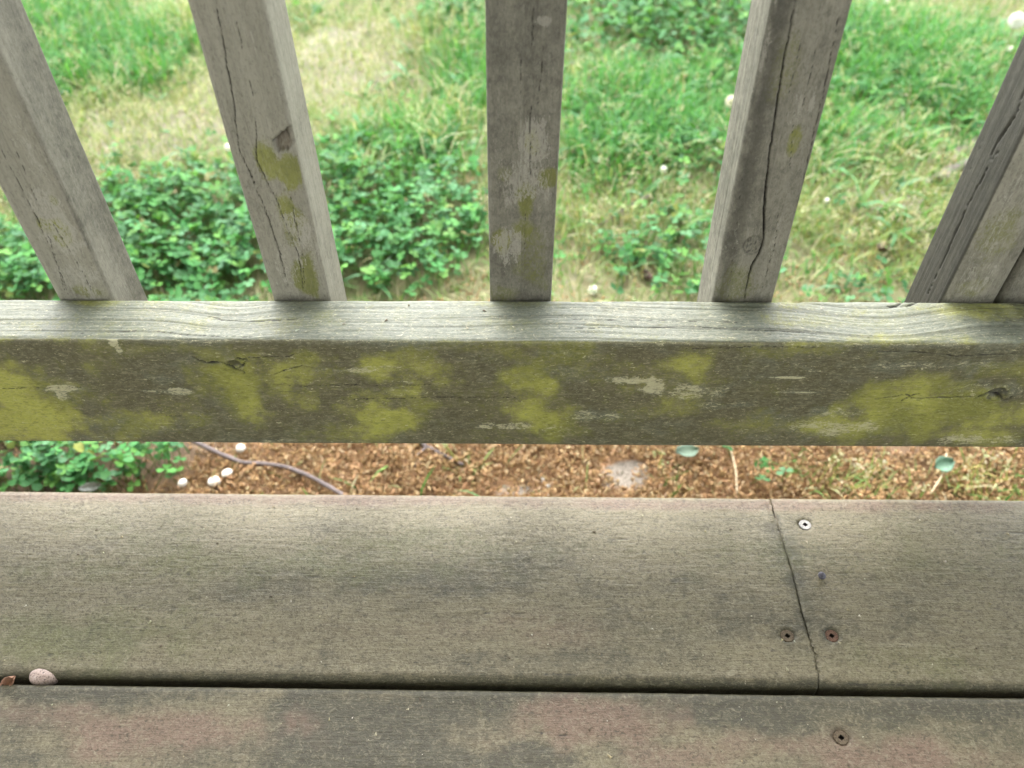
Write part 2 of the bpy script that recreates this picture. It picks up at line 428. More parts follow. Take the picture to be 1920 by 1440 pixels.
# ================================================================== structure: deck
deck = obj("wooden_deck", None, None, label="weathered deck of wide greyish boards under the railing", cat="deck")
SEAM = [(1445, 936), (1463, 998), (1482, 1057), (1497, 1115), (1512, 1174), (1526, 1222), (1537, 1264), (1538.5, 1300)]
seam = [on_z(a, b, 0) for a, b in SEAM]
seam = [np.array([seam[0][0] - (seam[1][0] - seam[0][0]) * .4, DECK_EDGE + .01, 0])] + seam + [np.array([seam[-1][0], .19, 0])]
seam_y = np.array([p[1] for p in seam])[::-1]; seam_x = np.array([p[0] for p in seam])[::-1]
def seam_at(y): return np.interp(y, seam_y, seam_x) + (fbm(y * 260, y * 0 + 3.3, 40, 3) - .5) * .0022
D_FILM = face_blobs([(800, 1090, 260, 38, .75), (1170, 1110, 220, 50, .75), (560, 1110, 170, 36, .45), (1480, 1065, 45, 70, .8), (1390, 1140, 190, 60, .75), (980, 1060, 120, 30, .55), (1500, 1120, 40, 60, .7),  # opening rows run as a darker band across the edge boards
    (700, 1350, 150, 60, .95), (840, 1320, 170, 40, .8), (600, 1330, 110, 30, .7), (640, 1430, 110, 40, .8), (1000, 1420, 90, 30, .7), (200, 1300, 190, 22, .6), (1250, 1240, 260, 30, .4), (900, 1240, 300, 22, .4), (1740, 1125, 120, 60, .4),
    (1750, 1330, 160, 22, .6), (1400, 1330, 200, 30, .35), (880, 1430, 120, 30, .7), (60, 1420, 80, 30, .4), (1860, 1200, 70, 60, .4), (1550, 1060, 30, 30, .5)], on_z, 0)
D_PINK = face_blobs([(350, 1370, 190, 55, .8), (1120, 1350, 150, 50, .7), (1050, 1190, 100, 35, .4), (1700, 1420, 300, 40, .6), (980, 1160, 80, 30, .35), (1480, 1400, 160, 40, .5), (700, 936, 500, 12, .5), (1400, 948, 500, 12, .55), (160, 930, 200, 10, .5), (100, 1340, 140, 30, .45), (800, 1180, 200, 30, .3), (1260, 1420, 120, 30, .5)], on_z, 0)
D_MOSS = face_blobs([(500, 1060, 420, 50, .5), (160, 1210, 260, 50, .65), (760, 1020, 300, 40, .35), (1750, 1060, 200, 100, .4), (320, 1180, 220, 60, .45), (1400, 1040, 180, 40, .3), (1700, 1240, 260, 40, .4), (300, 1000, 250, 50, .3)], on_z, 0)
D_PALE = face_blobs([(120, 1040, 120, 45, .22), (100, 1080, 60, 14, .3), (420, 1085, 30, 12, .3), (1035, 1155, 12, 14, .45), (250, 985, 200, 30, .18), (1700, 1210, 90, 4, .5), (1620, 1220, 60, 3, .4), (1770, 1230, 60, 3, .35), (1680, 980, 140, 18, .12), (1085, 1060, 4, 30, .4), (1140, 1010, 5, 22, .35)], on_z, 0)
HOLES = [on_z(1510, 983, 0), on_z(1477, 1191, 0), on_z(1560, 1191, 0), on_z(1578, 1382, 0)]
def deck_field(seed, whole):
    def f(P, N, side, l, arc):
        x, y, z = P.T
        top = (N[:, 2] > .2)
        und = (fbm(x * 5, y * 26, seed, 3) - .5) * .0012 + (fbm(x * 60, y * 400, seed + 4, 3) - .5) * .00018 + (fbm(x * 170, y * 230, seed + 5, 3) - .5) * .00035
        disp = und * 1.0
        gv = y + (fbm(x * 4, y * 18, seed + 1, 3) - .5) * .012
        film = np.clip(blob_sum(D_FILM, x, y, 1, 31, wob=1.2, freq=38, soft=(.1, 1.6)) * .62 + .20 + (fbm(x * 14, y * 40, seed + 2, 4) - .5) * .6, 0, 1)
        pink = np.clip(blob_sum(D_PINK, x, y, 1, 32, wob=1.0, freq=45, soft=(.15, 1.6)) + (fbm(x * 9, y * 22, 12, 4) - .5) * .5, 0, 1)
        moss = np.clip(blob_sum(D_MOSS, x, y, 1, 33, wob=1.0, soft=(.1, 1.6)) + .12 + (fbm(x * 11, y * 20, 13, 3) - .5) * .5, 0, 1)
        pale = blob_sum(D_PALE, x, y, 1, 34)
        if whole is None:
            film = film * 1.6 + .30 - pink * .45; pink = pink * 1.45  # near board: stronger stains, and its dimmer light painted in as film
        edge = np.exp(-((y - DECK_EDGE + .004) / .012) ** 2); pink = pink + .30 * edge; film = film - .25 * edge  # outer edge redder; sky light on its rounding painted in paler
        # boards go darker along the edges of the slot
        slot = np.exp(-((y - SLOT_Y - .003) / .005) ** 2)
        film = np.clip(film + slot * .75, 0, 1.3)
        crack = np.zeros_like(x)
        if whole is not None:
            d = np.abs(x - seam_at(y))
            film = np.clip(film + .45 * np.exp(-(d / .006) ** 2) * vnoise(y * 90, x * 0, 8), 0, 1.3)
            disp = disp - .0007 * np.exp(-(d / .0011) ** 2) * (N[:, 2] > .5)
        for h in HOLES:
            d = np.hypot(x - h[0], y - h[1])
            disp = disp - (.0010 * (1 - sstep(.0044, .0054, d)) + .005 * (1 - sstep(.0026, .0036, d))) * top
            film = film + .5 * np.exp(-(d / .006) ** 2)
        # fine checks
        lines = []
        r = np.random.default_rng(seed)
        for k in range(26):
            x0 = r.uniform(-.4, .45); y0 = r.uniform(.165, .33); L = r.uniform(.012, .05)
            lines.append(([(x0, y0), (x0 + L * .5, y0 + r.uniform(-.0007, .0007)), (x0 + L, y0 + r.uniform(-.001, .001))], r.uniform(.3, .8)))
        dep, mk = cracks(lines, x, y, seed + 20, .00035, .0005, .0004)
        disp = disp - dep * top
        crack = np.maximum(crack, mk * .6 * top)
        return disp, {"grain": np.stack([x, gv + z, np.full_like(x, seed * 1.7)], 1), "film": film, "pink": pink, "moss": moss, "pale": pale, "crack": crack}, P
    return f
XF0, XF1 = -.40, .42
def board_stations(lo, hi): return stations(lo, hi, XF0, XF1, .0013, .02)
edge_prof = profile(SLOT_Y + .0036, DECK_EDGE, -.027, 0, .0055, (.02, .006, .0009, .003))
def to_seam(side_sign, gap):
    def w(Pn, P):
        x = Pn[:, 0]
        s = seam_at(P[:, 1]) + side_sign * gap
        Pn = Pn.copy()
        k = 1 - sstep(0, .05, np.abs(P[:, 0] - SEAM0))
        Pn[:, 0] = x + (s - SEAM0) * k
        return Pn
    return w
SEAM0 = float(np.interp(.29, seam_y, seam_x))
st_a = board_stations(-1.6, SEAM0)
b1 = obj("deck_board", timber("deck_board_long", st_a, edge_prof, 'x', deck_field(3, 1), to_seam(-1, .00045)), M_deck, deck)
b2 = obj("deck_board", timber("deck_board_butted", board_stations(SEAM0, 1.5), edge_prof, 'x', deck_field(4, 1), to_seam(1, .00045)), M_deck, deck)
near_prof = profile(SLOT_Y - .1445, SLOT_Y, -.027, -.0004, .0050, (.02, .004, .0011, .006))
b3 = obj("deck_board", timber("deck_board_near", stations(-1.7, 1.6, XF0, XF1, .0015, .02), near_prof, 'x', deck_field(6, None)), M_deck, deck)
plain_prof = profile(-.0725, .0725, -.027, 0, .005, (.02, .006, .006, .006))
def plain_field(P, N, side, l, arc):
    x, y, z = P.T
    zz = np.zeros_like(x)
    return (fbm(x * 5, y * 26, 9, 3) - .5) * .001, {"grain": np.stack([x, y + z, zz + 5], 1), "film": .3 + (fbm(x * 8, y * 20, 4, 4) - .5), "pink": fbm(x * 6, y * 15, 14, 4) - .25, "moss": zz + .1, "pale": zz, "crack": zz}, P
plain_me = timber("deck_board_plain", np.linspace(-1.7, 1.6, 90), plain_prof, 'x', plain_field)
plain_me.materials.append(M_deck)
for k in range(7):
    o = bpy.data.objects.new("deck_board", plain_me); COL.objects.link(o); o.parent = deck
    o.location = (0.02 * (k % 3), SLOT_Y - .1445 - .0045 - .0725 - k * .149, -.0004 if k % 2 else 0)
def box_me(name, x0, x1, y0, y1, z0, z1, bev=.003):
    pr = profile(x0, x1, y0, y1, bev, (1, 1, 1, 1))
    def f(P, N, side, l, arc):
        zz = np.zeros_like(l)
        return zz, {"grain": np.stack([P[:, 2] * 1.0, arc, zz + 2], 1), "film": zz + .45, "pink": zz, "moss": zz + .12, "pale": zz, "crack": zz}, P
    return timber(name, np.linspace(z0, z1, 12), pr, 'z', f)
M_frame = M_bal
obj("rim_joist", box_me("rim_joist", -1.7, 1.6, .300, .338, -.215, -.0285), M_frame, deck)
for k in range(5):
    obj("joist", box_me("joist", -1.6 + k * .78, -1.562 + k * .78, -1.0, .2995, -.215, -.0285), M_frame, deck)
for k in range(3):
    obj("deck_post", box_me("deck_post", -1.5 + k * 1.5, -1.41 + k * 1.5, .205, .295, -.45, -.2155), M_frame, deck)

# square-drive screws
def lathe(name, prof, n=24):
    a = np.linspace(0, 2 * math.pi, n, endpoint=False)
    co = [(r * math.cos(t), r * math.sin(t), z) for r, z in prof for t in a]
    q = [(i * n + j, i * n + (j + 1) % n, (i + 1) * n + (j + 1) % n, (i + 1) * n + j) for i in range(len(prof) - 1) for j in range(n)]
    return np.array(co), q
def screw_me(name):
    n = 24; rim = .0042; sq = .0013
    a = np.linspace(0, 2 * math.pi, n, endpoint=False)
    # square ring with as many vertices as the circle
    s = 1 / np.maximum(np.abs(np.cos(a)), np.abs(np.sin(a)))
    rings = [(rim * np.cos(a), rim * np.sin(a), np.full(n, -.0012)), (rim * np.cos(a), rim * np.sin(a), np.full(n, -.0001)), ((rim - .0004) * np.cos(a), (rim - .0004) * np.sin(a), np.full(n, .00025)),
             (sq * s * np.cos(a), sq * s * np.sin(a), np.full(n, .00018)), (sq * .95 * s * np.cos(a), sq * .95 * s * np.sin(a), np.full(n, -.0022))]
    co = np.concatenate([np.stack(r, 1) for r in rings] + [np.array([[0, 0, -.0024]])])
    q = [(i * n + j, i * n + (j + 1) % n, (i + 1) * n + (j + 1) % n, (i + 1) * n + j) for i in range(4) for j in range(n)]
    tr = [(4 * n + j, 4 * n + (j + 1) % n, 5 * n) for j in range(n)]
    me = make_mesh(name, co, q, tr, smooth=False)
    mi = np.zeros(len(q) + len(tr), np.int32); mi[3 * n:] = 1
    return me, mi
M_recess = simple("screw_recess_dark", (.02, .017, .014), .9, .1)  # near-black inside of the drive recess
M_zinc = simple("zinc_screw", (.27, .26, .245), .45, .4, 900, (.15, .145, .13), metal=.3)
M_rust = simple("rusty_screw", (.115, .09, .06), .8, .2, 900, (.06, .045, .03), metal=.1)
M_rust2 = simple("rusted_red_screw", (.13, .075, .05), .8, .2, 900, (.06, .035, .024), metal=.1)
for p, mt, par, lab, rz in ((HOLES[0], M_zinc, b2, "bright clean screw head", .6), (HOLES[1], M_rust, b1, "dirt-filled brown screw head", .75), (HOLES[2], M_rust2, b2, "rust-red screw head", .78), (HOLES[3], M_rust, b3, "dark rusty screw head", .7)):
    me, mi = screw_me("screw")
    o = obj("screw", me, mt, par, label=lab); me.materials.append(M_recess); me.polygons.foreach_set("material_index", mi)
    o.location = (p[0], p[1], -.0009 if mt is not M_zinc else -.0005); o.rotation_euler = (0, 0, rz)
co, q = lathe("nail", [(.0, .0036), (.0022, .0036), (.0026, .0031), (.0025, .0024), (.0011, .0021), (.001, -.004)], 16)
nl = obj("nail", make_mesh("nail", co, q), simple("nail_iron", (.045, .042, .055), .45, .5, 800, (.09, .085, .10), metal=.4), b2, label="dark nail head standing proud of the board")
np_ = on_z(1540, 1077, .003); nl.location = (np_[0], np_[1], 0); nl.rotation_euler = (.28, .12, 0)

# ================================================================== structure: unseen porch roof and wall, added to shade and fill the deck
M_paint = simple("unseen_porch_paint", (.56, .56, .54), .6, .3, 30, (.52, .52, .50))
def block(x0, x1, y0, y1, z0, z1):
    v = [(x, y, z) for z in (z0, z1) for x, y in ((x0, y0), (x1, y0), (x1, y1), (x0, y1))]
    return np.array(v, float), [(3, 2, 1, 0), (4, 5, 6, 7), (0, 1, 5, 4), (1, 2, 6, 5), (2, 3, 7, 6), (3, 0, 4, 7)]
roof = obj("unseen_porch_roof", None, None, label="unseen boarded porch roof added to shade the weathered deck", cat="roof")
for k in range(12):
    v, q = block(-2.6, 2.6, -1.02 + k * .125, -.9 + k * .125, 2.20, 2.225)
    obj("ceiling_board", make_mesh("ceiling_board", v, q, smooth=False), M_paint, roof)
v, q = block(-2.6, 2.6, .485, .515, 2.14, 2.42); obj("fascia", make_mesh("fascia", v, q, smooth=False), M_paint, roof)
v, q = block(-2.6, 2.6, -1.1, .483, 2.2275, 2.42); obj("roof_deck", make_mesh("roof_deck", v, q, smooth=False), M_paint, roof)
wall = obj("unseen_house_wall", None, None, label="unseen clapboard wall added behind the deck to shape its light", cat="wall")
for k in range(20):
    v, q = block(-2.6, 2.6, -1.14 + .0, -1.115, -.30 + k * .126, -.176 + k * .126)
    v[[0, 1], 1] += .0; v[[2, 3], 1] += .012
    obj("clapboard", make_mesh("clapboard", v, q, smooth=False), M_paint, wall)

# ================================================================== structure: railing
railing = obj("deck_railing", None, None, label="grey weathered wooden railing with square balusters and a mossy bottom rail", cat="railing")
ry = lambda px, py: on_y(px, py, RAIL_Y)
R_MOSS = face_blobs([(40, 780, 160, 50, .95), (0, 715, 130, 50, .85), (250, 790, 110, 26, .6), (140, 745, 90, 30, .35), (450, 715, 80, 55, .9), (560, 700, 120, 35, .6), (520, 735, 90, 30, .6), (410, 665, 60, 22, .5),
    (700, 685, 60, 30, .75), (780, 690, 60, 45, .55), (730, 780, 80, 38, .85), (790, 770, 40, 45, .6), (690, 810, 120, 22, .45), (1000, 695, 55, 42, .85), (1040, 660, 90, 30, .5), (1010, 785, 45, 32, 1), (1060, 800, 60, 26, .6), (960, 660, 60, 20, .4),
    (1290, 690, 40, 22, .5), (1270, 765, 60, 22, .45), (1430, 795, 110, 22, .4), (1660, 760, 90, 35, .85), (1760, 775, 120, 35, .9), (1860, 780, 90, 45, .85), (1740, 725, 90, 22, .55), (1890, 690, 80, 22, .55), (1610, 800, 120, 25, .5), (1840, 815, 120, 20, .5),
    (900, 650, 200, 12, .35), (330, 655, 200, 12, .3), (1480, 655, 160, 14, .4)], on_y, RAIL_Y)
R_BARE = face_blobs([(1190, 715, 40, 9, .7), (1215, 728, 32, 12, .6), (1095, 775, 34, 14, .5), (1140, 780, 26, 14, .45), (960, 800, 70, 8, .5), (115, 728, 34, 7, .75), (122, 745, 14, 14, .6), (218, 650, 9, 22, .75), (330, 735, 40, 6, .55), (280, 734, 16, 3, .6), (300, 710, 50, 10, .3),
    (660, 695, 50, 5, .5), (720, 690, 40, 4, .4), (760, 717, 16, 4, .5), (740, 735, 60, 8, .35), (1310, 735, 60, 18, .38), (1350, 760, 50, 8, .4), (1480, 800, 90, 30, .3), (1590, 775, 60, 16, .42), (1560, 800, 90, 22, .36), (1830, 825, 90, 10, .5), (1700, 690, 160, 14, .3), (1840, 730, 90, 14, .35), (880, 670, 60, 12, .15),
    (1480, 708, 34, 2.2, .8), (1490, 736, 34, 2, .5), (1240, 830, 200, 5, .25), (560, 828, 120, 6, .3), (60, 820, 200, 8, .3), (1040, 660, 40, 5, .25)], on_y, RAIL_Y)
TOPZ = RAIL_Z + RAIL_H
T_MOSS = face_blobs([(170, 564, 70, 10, .6), (1850, 582, 110, 18, .45), (1560, 600, 160, 18, .35), (560, 600, 100, 20, .3), (1700, 640, 160, 16, .35), (960, 570, 100, 8, .4), (1480, 572, 60, 8, .3)], on_z, TOPZ)
K1 = ry(440, 682); K2 = ry(1868, 738)
def pts_y(rows): return [(ry(*p)[0], ry(*p)[2]) for p in rows]
R_CR = [(pts_y([(360, 670), (390, 682), (420, 680), (440, 692), (455, 696)]), 1.2), (pts_y([(440, 672), (462, 676), (458, 686), (450, 690)]), 1.3), (pts_y([(452, 690), (460, 702)]), .8), (pts_y([(515, 703), (545, 692), (570, 683)]), .7), (pts_y([(455, 672), (540, 668), (560, 662)]), .4),
    (pts_y([(0, 728), (60, 728), (150, 728)]), .45), (pts_y([(640, 750), (740, 747), (800, 745), (1010, 747)]), .4), (pts_y([(640, 722), (800, 722), (900, 722)]), .25), (pts_y([(1640, 750), (1700, 741), (1710, 748), (1800, 746), (1830, 744)]), .9), (pts_y([(1830, 748), (1850, 738), (1875, 742), (1882, 748)]), 1.5), (pts_y([(1880, 752), (1895, 748), (1902, 742)]), 1.4), (pts_y([(1690, 755), (1705, 745), (1725, 738)]), .7),
    (pts_y([(540, 725), (600, 724), (680, 720)]), .35), (pts_y([(310, 780), (380, 780)]), .35), (pts_y([(90, 850), (92, 852)]), .1), (pts_y([(1280, 655), (1440, 650), (1540, 652)]), .35), (pts_y([(1640, 660), (1720, 660), (1790, 668), (1900, 664)]), .5)]
def pts_t(rows): return [(on_z(*p, TOPZ)[0], on_z(*p, TOPZ)[1]) for p in rows]
T_CR = [(pts_t([(380, 590), (420, 600), (470, 603), (530, 600), (580, 596)]), .6), (pts_t([(150, 624), (280, 618), (360, 628), (480, 632)]), .35), (pts_t([(1660, 576), (1680, 574), (1696, 563)]), 1.1), (pts_t([(1700, 575), (1715, 568), (1724, 562)]), 1.1), (pts_t([(1445, 562), (1460, 568)]), .7), (pts_t([(1755, 646), (1780, 655), (1850, 655)]), .8), (pts_t([(1000, 598), (1200, 600), (1420, 604)]), .35), (pts_t([(1000, 616), (1300, 612), (1500, 622), (1560, 632)]), .4)]
def rail_field(P, N, side, l, arc):
    x, y, z = P.T
    front = sstep(.35, .75, -N[:, 1]); top = sstep(.35, .75, N[:, 2])
    # grain: straight with swirls at the knots
    v = np.where(N[:, 2] > .5, z + (y - RAIL_Y), z)
    gv = v + (fbm(x * 3.0, v * 8, 21, 3) - .5) * .008
    for K, A in ((K1, .8), (K2, .85)):
        e = np.exp(-(((x - K[0]) / .022) ** 2 + ((z - K[2]) / .013) ** 2)) * front
        gv = gv - (z - K[2]) * A * e
    for px, A, w in ((430, -.0065, .028), (1640, -.009, .038), (1060, .003, .05), (1880, .004, .03)):
        x0 = on_z(px, 600, TOPZ)[0]
        gv = gv - A * np.exp(-((x - x0) / w) ** 2) * np.clip(.35 + (v - TOPZ + .02) / .05, 0, 1)
    disp = (fbm(x * 4, v * 12, 22, 3) - .5) * .0016 + (fbm(x * 20, gv * 650, 23, 3) - .5) * .0005 * (.4 + .9 * top) + (fbm(x * 120, v * 200, 24, 3) - .5) * .0003
    film = np.clip(.98 * front + .20 * top + (fbm(x * 14, v * 36, 25, 4) - .5) * .55, 0, 1.4)
    film = film * np.where(front > .5, 1, np.where(top > .3, 1, .9)) + .3 * ((front < .3) & (top < .3))
    moss = 1.12 * blob_sum(R_MOSS, x, z, 2, 41, wob=1.2, freq=70, soft=(.15, 1.55)) * front + blob_sum(T_MOSS, x, y, 1, 43) * top
    moss = np.where(front > .3, moss * (.72 + .6 * fbm(x * 60, z * 110, 46, 4)), moss) + front * (.06 + .30 * sstep(.45, .78, fbm(x * 13, z * 34, 44, 5)))
    pale = (.92 * blob_sum(R_BARE, x, z, 2, 42, wob=1.2, freq=150) + .20 * sstep(.45, .72, fbm(x * 22, z * 70, 47, 4))) * front + .18 * np.exp(-((v - TOPZ) / .004) ** 2)
    film = film - .9 * np.clip(pale, 0, 1)
    streak = fbm(x * 7, gv * 420, 27, 3)
    pale = pale + top * .12 * sstep(.52, .75, streak)
    moss = moss + top * .22 * sstep(.4, .7, fbm(x * 9, v * 60, 45, 3))
    d1, m1 = cracks(R_CR, x, z, 51, .00050, .0016, .0007)
    d2, m2 = cracks(T_CR, x, y, 52, .00042, .0012, .0004)
    # growth-ring lines open on the top face
    ring = sstep(.66, .76, fbm(x * 5, gv * 560, 28, 2)) * top
    crack = np.maximum(np.maximum(m1 * front, m2 * top), ring * .26)
    disp = disp - d1 * front - d2 * top - ring * .0003
    for K, R in ((K1, .0042), (K2, .0062)):
        d = np.hypot((x - K[0]), (z - K[2]) * 1.25)
        kk = (1 - sstep(R * .6, R, d + (fbm(x * 500, z * 500, 29, 2) - .5) * R * .7)) * front
        disp = disp - kk * .0011 + .0009 * np.exp(-((d - R * 1.15) / .0016) ** 2) * front
        crack = np.maximum(crack, kk * .45); crack = np.maximum(crack, .75 * np.exp(-((d - R * .95) / .0007) ** 2) * front * sstep(.35, .6, fbm(x * 300, z * 300, 30, 2))); pale = pale * (1 - kk)
        moss = moss * (1 - .6 * kk)
    return disp, {"grain": np.stack([x, gv, np.zeros_like(x) + 1], 1), "film": film, "pink": np.zeros_like(x), "moss": moss, "pale": pale, "crack": crack}, P
rail_prof = profile(RAIL_Y, RAIL_Y + RAIL_T, RAIL_Z, RAIL_Z + RAIL_H, .0032, (.006, .008, .0006, .0006))
obj("bottom_rail", timber("bottom_rail", stations(-1.7, 1.6, -.37, .37, .00095, .02), rail_prof, 'x', rail_field), M_rail, railing, label="lower horizontal rail blotched with yellow-green moss")

Z_SEE0, Z_SEE1 = .158, .37
def by(px, py): return on_y(px, py, BAL_Y)
def pts_b(rows): return [(by(*p)[0], by(*p)[2]) for p in rows]
def pts_side(rows, X):
    o = []
    for px, py in rows:
        d = ray(px, py); t = X / d[0]; o.append((d[1] * t, CAM_H + d[2] * t))
    return o
BSPEC = [
    dict(film=.2, moss=[], pale=[], cr=[]),
    dict(rdarken=.22, film=.0, moss=[(118, 440, 22, 26, .8), (85, 425, 12, 14, .6), (100, 375, 8, 10, .5), (165, 545, 30, 12, .5)], pale=[(110, 425, 55, 75, .42), (70, 310, 30, 60, .3), (150, 520, 70, 45, .35), (30, 250, 30, 80, .25)], rside=.55,
         cr=[([(0, 275), (40, 350), (75, 420), (110, 500), (130, 556)], .7), ([(60, 390), (95, 450), (125, 556)], .6), ([(100, 420), (150, 500), (178, 556)], .7), ([(25, 270), (50, 330), (70, 380)], .4)]),
    dict(film=.12, moss=[(500, 300, 26, 45, .75), (545, 330, 30, 45, .75), (540, 400, 26, 50, .65), (560, 315, 14, 20, .6), (575, 520, 22, 45, .8), (545, 440, 18, 30, .5)], pale=[(560, 430, 30, 40, .42), (530, 180, 20, 60, .15), (540, 500, 40, 55, .3), (590, 470, 12, 30, .3), (470, 80, 14, 120, .2)],
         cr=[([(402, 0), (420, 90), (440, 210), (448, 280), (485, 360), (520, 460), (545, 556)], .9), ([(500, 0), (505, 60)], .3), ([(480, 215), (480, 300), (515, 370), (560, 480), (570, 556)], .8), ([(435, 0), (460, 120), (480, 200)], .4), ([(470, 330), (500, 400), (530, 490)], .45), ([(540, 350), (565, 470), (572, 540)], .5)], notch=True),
    dict(darken=.20, film=.62, moss=[(998, 270, 16, 28, .75), (985, 378, 22, 34, .85), (1025, 335, 18, 18, .75), (942, 455, 18, 28, .7), (980, 430, 22, 24, .55), (945, 325, 16, 18, .4), (940, 550, 40, 20, .35), (1000, 480, 40, 70, .3)],
         pale=[(1000, 265, 34, 52, .46), (990, 350, 55, 55, .4), (950, 460, 34, 45, .42), (1020, 40, 18, 14, .5), (935, 300, 18, 30, .25)],
         cr=[([(1001, 0), (999, 60), (997, 90)], .8), ([(1019, 85), (1013, 150), (1008, 200)], .6), ([(995, 180), (994, 240), (994, 340)], .8), ([(1008, 190), (1005, 260), (1008, 330)], .4), ([(976, 110), (975, 180)], .4), ([(985, 380), (984, 470)], .3)]),
    dict(darken=.14, film=.50, moss=[(1490, 265, 14, 30, .5), (1380, 530, 40, 40, .35), (1470, 130, 30, 80, .25)], pale=[(1405, 440, 60, 50, .2), (1495, 210, 30, 50, .28), (1440, 60, 12, 90, .2), (1360, 430, 20, 80, .2)], lside=.15, edge_dark=True,
         cr=[([(1492, 0), (1480, 60), (1465, 140), (1450, 240), (1440, 310), (1433, 390), (1432, 450), (1425, 475), (1408, 500), (1396, 560)], 2.0), ([(1572, 30), (1550, 150), (1522, 270), (1505, 350), (1480, 450)], .8), ([(1505, 60), (1480, 180)], .45), ([(1490, 200), (1480, 330)], .4), ([(1460, 400), (1455, 450), (1430, 540)], .45), ([(1395, 300), (1365, 560)], .25), ([(1530, 90), (1505, 200)], .5)],
         knot=(1412, 460)),
    dict(ldarken=.70, film=.34, moss=[(1870, 450, 40, 60, .3), (1830, 540, 40, 20, .3)], pale=[(1840, 500, 50, 60, .3), (1890, 380, 30, 80, .3)], lside=.9,
         cr=[([(1920, 280), (1895, 330)], .3)], side_cr=[([(1925, 140), (1895, 220), (1862, 270), (1845, 320), (1810, 390), (1788, 440), (1764, 500), (1735, 562)], 1.7), ([(1868, 284), (1852, 300)], 1.0), ([(1850, 240), (1800, 350)], .4)]),
]
bal_objs = []
for bi, ((cx, w, lean), sp) in enumerate(zip(BAL, BSPEC)):
    dep = .0364
    blobs = {k: face_blobs(sp[k], on_y, BAL_Y) for k in ("moss", "pale")}
    crl = [(pts_b(p), s) for p, s in sp["cr"]]
    kn = by(*sp["knot"]) if "knot" in sp else None
    scr = [(pts_side(p, cx - w / 2), s) for p, s in sp.get("side_cr", [])]
    def bal_field(P, N, side, l, arc, cx=cx, w=w, lean=lean, sp=sp, blobs=blobs, crl=crl, kn=kn, scr=scr, seed=60 + bi * 7):
        x, y, z = P.T
        xw = x + lean * (z - TOPZ)                     # where it stands once leant
        front = sstep(.4, .8, -N[:, 1]); ls = sstep(.4, .8, -N[:, 0]); rs = sstep(.4, .8, N[:, 0])
        across = np.where(front > .3, x, y + cx)
        gv = arc + (fbm(z * 4, arc * 14, seed, 3) - .5) * .006
        if kn is not None:
            e = np.exp(-(((z - kn[2]) / .017) ** 2 + ((xw - kn[0]) / .009) ** 2)) * front
            gv = gv + (xw - kn[0]) * .8 * e
        disp = (fbm(z * 5, arc * 30, seed + 1, 3) - .5) * .0016 + (fbm(z * 18, gv * 600, seed + 2, 3) - .5) * .00035 * (1 + .6 * ls)
        film = sp["film"] + (fbm(z * 12, arc * 45, seed + 3, 4) - .5) * .55 + ls * sp.get("lside", 0.2) + rs * sp.get("rside", .15)
        if sp.get("edge_dark"): film = film + .6 * np.exp(-((x - cx + w * .33) / .0045) ** 2) * front  # shaded edge band painted into the film
        film = film + .35 * np.exp(-((z - TOPZ) / .0025) ** 2) * front  # narrow darker line across the foot
        moss = 1.5 * blob_sum(blobs["moss"], xw, z, 2, seed + 4, wob=.7, freq=90) * front
        pale = 1.35 * blob_sum(blobs["pale"], xw, z, 2, seed + 5, wob=.7, freq=80) * front
        pale = pale + .22 * sstep(.55, .8, fbm(z * 6, gv * 330, seed + 6, 3))
        d1, m1 = cracks(crl, xw, z, seed + 8, .00021, .0014, .0004) if crl else (0 * x, 0 * x)
        crack = m1 * front; disp = disp - d1 * front
        gr = fbm(z * 16, arc * 60, seed + 12, 4) - .5
        darken = np.clip(sp.get("darken", .03) + gr * .25, 0, 1) * front + np.clip(sp.get("ldarken", 0) + gr * .3, 0, 1) * ls + np.clip(sp.get("rdarken", 0) + gr * .3, 0, 1) * rs  # front and side faces darkened by their own amounts
        if sp.get("edge_dark"): darken = darken + .22 * np.exp(-((x - cx + w * .36) / .0035) ** 2) * front  # core of the same shaded edge, painted darker
        crack = np.maximum(crack, darken)
        if scr:
            d2, m2 = cracks(scr, y, z, seed + 9, .0003, .0016, .0006)
            crack = np.maximum(crack, m2 * ls); disp = disp - d2 * ls
        # open grain lines on the sides
        ln = .6 * sstep(.64, .76, fbm(z * 9, gv * 700, seed + 10, 2)) * np.maximum(ls, rs)
        crack = np.maximum(crack, ln * .28); disp = disp - ln * .00015
        pinkm = np.zeros_like(x)
        if sp.get("notch"):
            # the gouge: a slanted pocket, deepest under its sharp upper edge
            poly = [by(*p) for p in ((512, 264), (527, 247), (556, 232), (560, 262), (540, 284), (517, 282))]
            jx = xw + (fbm(xw * 400, z * 400, 77, 3) - .5) * .0016; jz = z + (fbm(xw * 400, z * 400, 76, 3) - .5) * .0016
            ins = np.zeros(len(x), bool)
            for i in range(len(poly)):
                (ax, _, az_), (bx, _, bz_) = poly[i], poly[(i + 1) % len(poly)]
                ins ^= ((az_ > jz) != (bz_ > jz)) & (jx < (bx - ax) * (jz - az_) / (bz_ - az_ + 1e-12) + ax)
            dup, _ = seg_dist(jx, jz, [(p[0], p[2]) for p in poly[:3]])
            inside = ins.astype(float)
            dp = np.clip(.0062 - dup * .42, .0012, .0062)
            disp = disp - inside * dp * front - inside * front * (fbm(xw * 700, z * 700, 78, 3) - .5) * .0009
            crack = np.maximum(crack, inside * front * .85 * np.exp(-(dup / .0011) ** 2))  # shadow under the pocket's upper edge painted in dark
            film = film + inside * .15; pinkm = inside * .7 * front; moss = moss * (1 - inside); pale = pale * (1 - inside)
